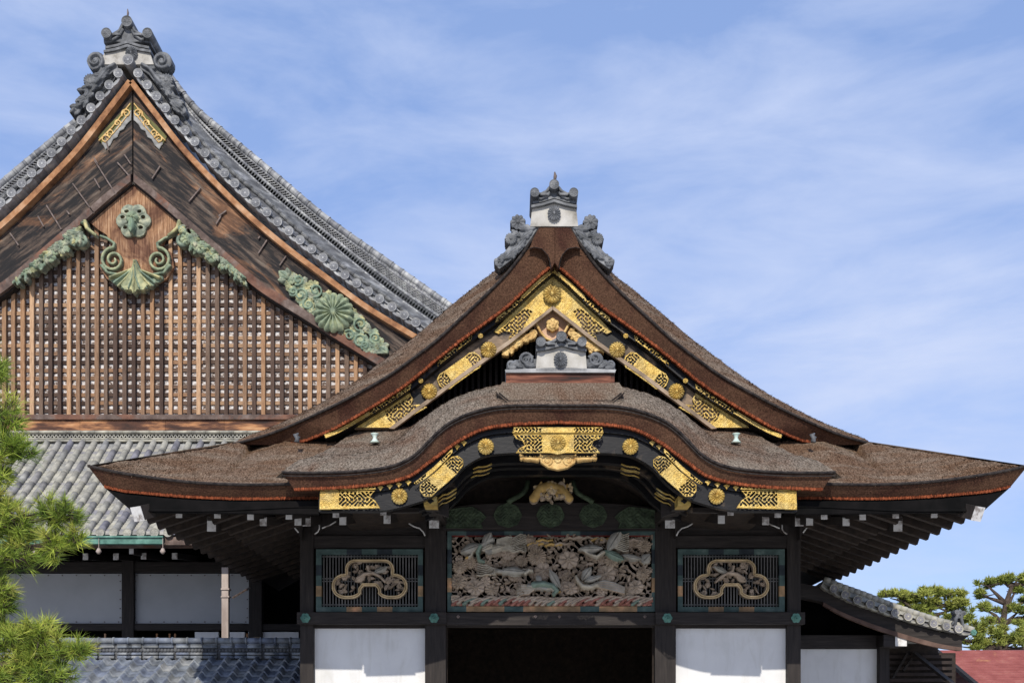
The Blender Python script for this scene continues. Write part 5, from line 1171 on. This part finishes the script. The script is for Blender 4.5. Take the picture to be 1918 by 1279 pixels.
# ================================================================ RED ROOFED BUILDING
red = root('red_roofed_outbuilding', (12.5, 8, 0), 'low outbuilding with faded red sheet metal roof at the right edge', 'outbuilding')
s = MB(); D1, D2 = 31.0, 27.0
TL, TR = W(1757, 1217, D1), W(2250, 1217, D1); BL = (W(1757, 1217, D1)[0] - .05, D2 - 20, 2.35); BR = (TR[0], D2 - 20, 2.35)
n = 30
for i in range(n):
    t0, t1 = i / n, (i + 1) / n
    L_ = lambda t, A, B: tuple(np.array(A) * (1 - t) + np.array(B) * t)
    a, b, c_, d = L_(t0, TL, BL), L_(t0, TR, BR), L_(t1, TR, BR), L_(t1, TL, BL)
    s.hexa([d, c_, (b[0], b[1], b[2]), a, (d[0], d[1], d[2] - .05), (c_[0], c_[1], c_[2] - .05), (b[0], b[1], b[2] - .05), (a[0], a[1], a[2] - .05)], .5)
    s.bar((d[0], d[1], d[2] + .012), (c_[0], c_[1], c_[2] + .012), .03, .03)
s.grid([[TL, TR], [(TL[0], TL[1] + 4, 2.4), (TR[0], TR[1] + 4, 2.4)]], .5, sm=False)
s.build('sheet_roof', REDR, red)
s = MB(); s.bar((TL[0] - .06, TL[1], TL[2] - .02), (BL[0] - .06, BL[1], BL[2] - .02), .12, .1); s.build('verge_trim', DARKH, red)
s = MB(); s.box(TL[0] + .3, TR[0] - .3, D2 - 19.6, D1 - 17.5, 0, 2.3); s.build('walls', DARKH, red)
hp_ = root('wooden_lean_to', (9.6, 5, 0), 'dark slatted timber lean-to between the side wing and the red roof', 'lean-to')
s = MB(); s.pbox(1662, 1205, 1757, 1460, 25.2, .1); s.pbox(1757, 1222, 1790, 1460, 25.2, .1); s.build('wall', SOFF, hp_)
s = MB()
for i in range(9): s.pbox(1664, 1226 + i * 11, 1786, 1232 + i * 11, 25.1, .05)
s.build('slats', M('brown_slats', [(.3, (.018, .013, .011)), (.7, (.045, .03, .025))], 4), hp_)
s = MB(); s.bar(W(1712, 1222, 25.0), W(1790, 1285, 24.2), .22, .06); s.bar(W(1692, 1255, 25.0), W(1712, 1228, 25.0), .04, .05); s.bar(W(1672, 1270, 25.0), W(1700, 1222, 25.0), .04, .05); s.build('roof_edge', DARK, hp_)
# ================================================================ PINES
def needles(mb, p, d, n, ln, wd, spread=1.0, tone=.5):
    d = Vector(d).normalized(); u = d.orthogonal().normalized(); v = d.cross(u)
    vs = []; fs = []; rr = []; p = Vector(p)
    for i in range(n):
        a = random.uniform(0, 6.283); t = random.random() ** .6 * spread
        q = (d * math.cos(t) + (u * math.cos(a) + v * math.sin(a)) * math.sin(t)).normalized()
        base = p - d * random.uniform(0, ln * .5); s_ = q.cross(Vector((random.gauss(0, 1), random.gauss(0, 1), random.gauss(0, 1)))).normalized() * wd
        e = base + q * ln * random.uniform(.7, 1.1); e.z -= ln * .04; o = len(vs)
        vs += [tuple(base - s_), tuple(base + s_), tuple(e)]; fs.append((o, o + 1, o + 2)); rr.append(min(1, max(0, tone + random.gauss(0, .13))))
    mb.add(vs, fs, rr)
pine = root('pine_tree', (-5.6, -12.0, 0), 'bright green long needled pine leaning in at the left edge in front of the hall', 'tree')
DP = 8.0; tr = MB()
base = Vector((-5.6, -12, 0)); tr.tube([base, base + Vector((.15, 0, 1.6)), base + Vector((.05, .1, 3.0)), base + Vector((.22, .1, 4.2)), base + Vector((.15, 0, 5.0))], .2, 10, rads=[.24, .2, .16, .11, .04])
tr.build('trunk', BARKT, pine)
CL = [(-8, 690, 34, 42, .35), (-60, 640, 60, 60, .4), (8, 775, 44, 46, .5), (22, 830, 46, 34, .3), (40, 842, 34, 26, .35), (-20, 880, 60, 50, .6), (-5, 960, 62, 62, .6), (35, 985, 60, 55, .55), (92, 958, 26, 36, .35), (122, 962, 44, 36, .35), (105, 1018, 46, 42, .6), (30, 1035, 55, 42, .5), (138, 1005, 26, 26, .6), (-10, 1110, 48, 44, .5), (12, 1125, 24, 32, .45), (-20, 1185, 50, 50, .3), (30, 1200, 55, 50, .5), (75, 1190, 52, 48, .55), (118, 1215, 48, 38, .6), (148, 1215, 28, 28, .62), (60, 1250, 62, 42, .6), (5, 1262, 50, 45, .5), (100, 1262, 50, 30, .4)]
CL += [(a, b, 80, 66, t) for a, b, t in ((-130, 720, .4), (-200, 600, .5), (-300, 520, .4), (-430, 480, .5), (-540, 560, .4), (-420, 640, .5), (-280, 690, .6), (-180, 830, .4), (-350, 820, .5), (-540, 760, .5), (-630, 680, .4), (-250, 960, .5), (-140, 980, .4), (-420, 980, .5), (-600, 920, .5), (-200, 1110, .5), (-350, 1130, .5), (-520, 1130, .4), (-680, 1030, .5), (-140, 1230, .4), (-300, 1270, .5))]
fo = MB(); br = MB()
for cx, cy, rx, ry, tone in CL:
    c0 = Vector(W(cx, cy, DP)); kx, kz = rx * DP / F, ry * DP / F
    hub = base + Vector((.1, 0, max(1.5, c0.z - .35)))
    m_ = (hub + c0) / 2 + Vector((0, random.uniform(-.1, .1), -.08)); br.tube([hub, m_, c0], .02, 6, rads=[.035, .022, .01])
    nt_ = int(8 + kx * kz * 820)
    for i in range(nt_):
        q = Vector((random.gauss(0, 1), random.gauss(0, 1), random.gauss(0, 1))).normalized() * random.random() ** .45
        p = c0 + Vector((q.x * kx, q.y * max(kx, kz) * 1.1, q.z * kz)) * .82
        d = Vector((q.x * .9 + .15, q.y * .8 - .25, q.z * .6 + .55))
        br.tube([c0 + (p - c0) * .35, p], .005, 3, rads=[.006, .003])
        tn = tone + .12 + random.gauss(0, .17) + (.1 if q.z > .2 else -.16)
        needles(fo, p, d, random.randint(26, 40), random.uniform(.09, .145), .003, 1.3, tn)
        if i % 3 == 0: br.tube([hub * .0 + c0 + Vector((0, 0, -kz * .4)), (c0 + p) / 2 + Vector((0, 0, -.02)), p], .006, 4, rads=[.011, .008, .004])
        if random.random() < .12: needles(fo, p, d, 10, .05, .003, .5, 1.0)
fo.build('needles', NEED, pine); br.build('branches', BARKT, pine)

def far_pine(name, label, px, D, trunk, pads, group=None, n=120, ln=.3, tone=.5):
    r_ = root(name, ((px - CX) * D / F, D - 20, 0), label, 'tree', group); t = MB()
    P = [W(x, y, D) for x, y in trunk]; g0 = (P[0][0], P[0][1], 0)
    t.tube([g0] + P, .3, 8, rads=[.3] + [.2 * (1 - .7 * i / len(P)) for i in range(len(P))])
    f = MB()
    for cx, cy, rx, ry in pads:
        c0 = Vector(W(cx, cy, D)); kx, kz = rx * D / F, ry * D / F
        near = min(P, key=lambda q: abs(q[2] - c0.z + .6) + .2 * abs(q[0] - c0.x)); mid = (Vector(near) + c0) / 2 + Vector((0, 0, -kz * .3 + random.uniform(-.2, .2)))
        t.tube([near, mid, c0 + Vector((0, 0, -kz * .5))], .08, 6, rads=[.13, .09, .04])
        for s_ in (-.6, .6): t.tube([c0 + Vector((0, 0, -kz * .5)), c0 + Vector((s_ * kx, random.uniform(-.5, .5), -kz * .1))], .04, 5, rads=[.05, .02])
        sub = [(random.uniform(-.75, .75), random.uniform(-.8, .8), random.uniform(-.4, .7), random.uniform(.2, .42)) for _ in range(max(6, int(kx * 4)))]
        for i in range(int(2.4 * n * kx * max(.6, kz))):
            a, b_, c_, q_ = random.choice(sub); q = Vector((random.gauss(0, 1), random.gauss(0, 1), abs(random.gauss(0, .8)) - .25)).normalized()
            p = c0 + Vector(((a + q.x * q_ * .8) * kx, (b_ + q.y * q_) * kx * .8, (c_ + q.z * q_ * 1.7) * kz * 1.2))
            needles(f, p, (q.x * .6, q.y * .6 - .1, .8), 9, ln * random.uniform(.6, 1.1), .028, 1.2, tone + .1 + (.15 if c_ > .2 else -.12) + random.gauss(0, .1))
    t.build('trunk', BARKT, r_); f.build('crown', NEEDF, r_); return r_
far_pine('pine_tree', 'broad flat topped pine rising just behind the side wing roof', 1745, 48, [(1740, 1190), (1735, 1160), (1745, 1130)],
         [(1690, 1120, 44, 10), (1660, 1112, 14, 6), (1722, 1113, 34, 9), (1760, 1112, 32, 9), (1795, 1117, 24, 13), (1730, 1135, 44, 11), (1775, 1138, 40, 13), (1805, 1140, 18, 14), (1700, 1137, 34, 9), (1745, 1158, 46, 10), (1790, 1158, 30, 9)], 'pines beyond the side wing', tone=.55)
far_pine('pine_tree', 'open tiered pine with sky between its branches at the right edge', 1885, 52, [(1880, 1210), (1878, 1170), (1884, 1130), (1896, 1095)],
         [(1880, 1087, 26, 8), (1905, 1082, 26, 8), (1850, 1093, 26, 8), (1935, 1090, 26, 9), (1845, 1113, 22, 8), (1900, 1106, 26, 9), (1925, 1120, 20, 7), (1850, 1139, 26, 9), (1905, 1143, 28, 9), (1935, 1150, 22, 9), (1862, 1163, 26, 7), (1915, 1168, 26, 7)], 'pines beyond the side wing', n=110, tone=.4)
far_pine('pine_tree', 'dense low pine filling the gap above the red roof', 1850, 42, [(1850, 1215), (1845, 1200)],
         [(1815, 1192, 30, 18), (1850, 1188, 34, 16), (1890, 1190, 34, 16), (1925, 1195, 30, 18), (1830, 1208, 34, 12), (1875, 1208, 40, 12), (1830, 1172, 20, 8), (1955, 1200, 30, 20)], 'pines beyond the side wing', n=90, tone=.55)
# ================================================================ GROUND
g = MB(); g.box(-3000, 3000, -3000, 3000, -1, 0); o = g.build('ground', GRAV); o['kind'] = 'structure'
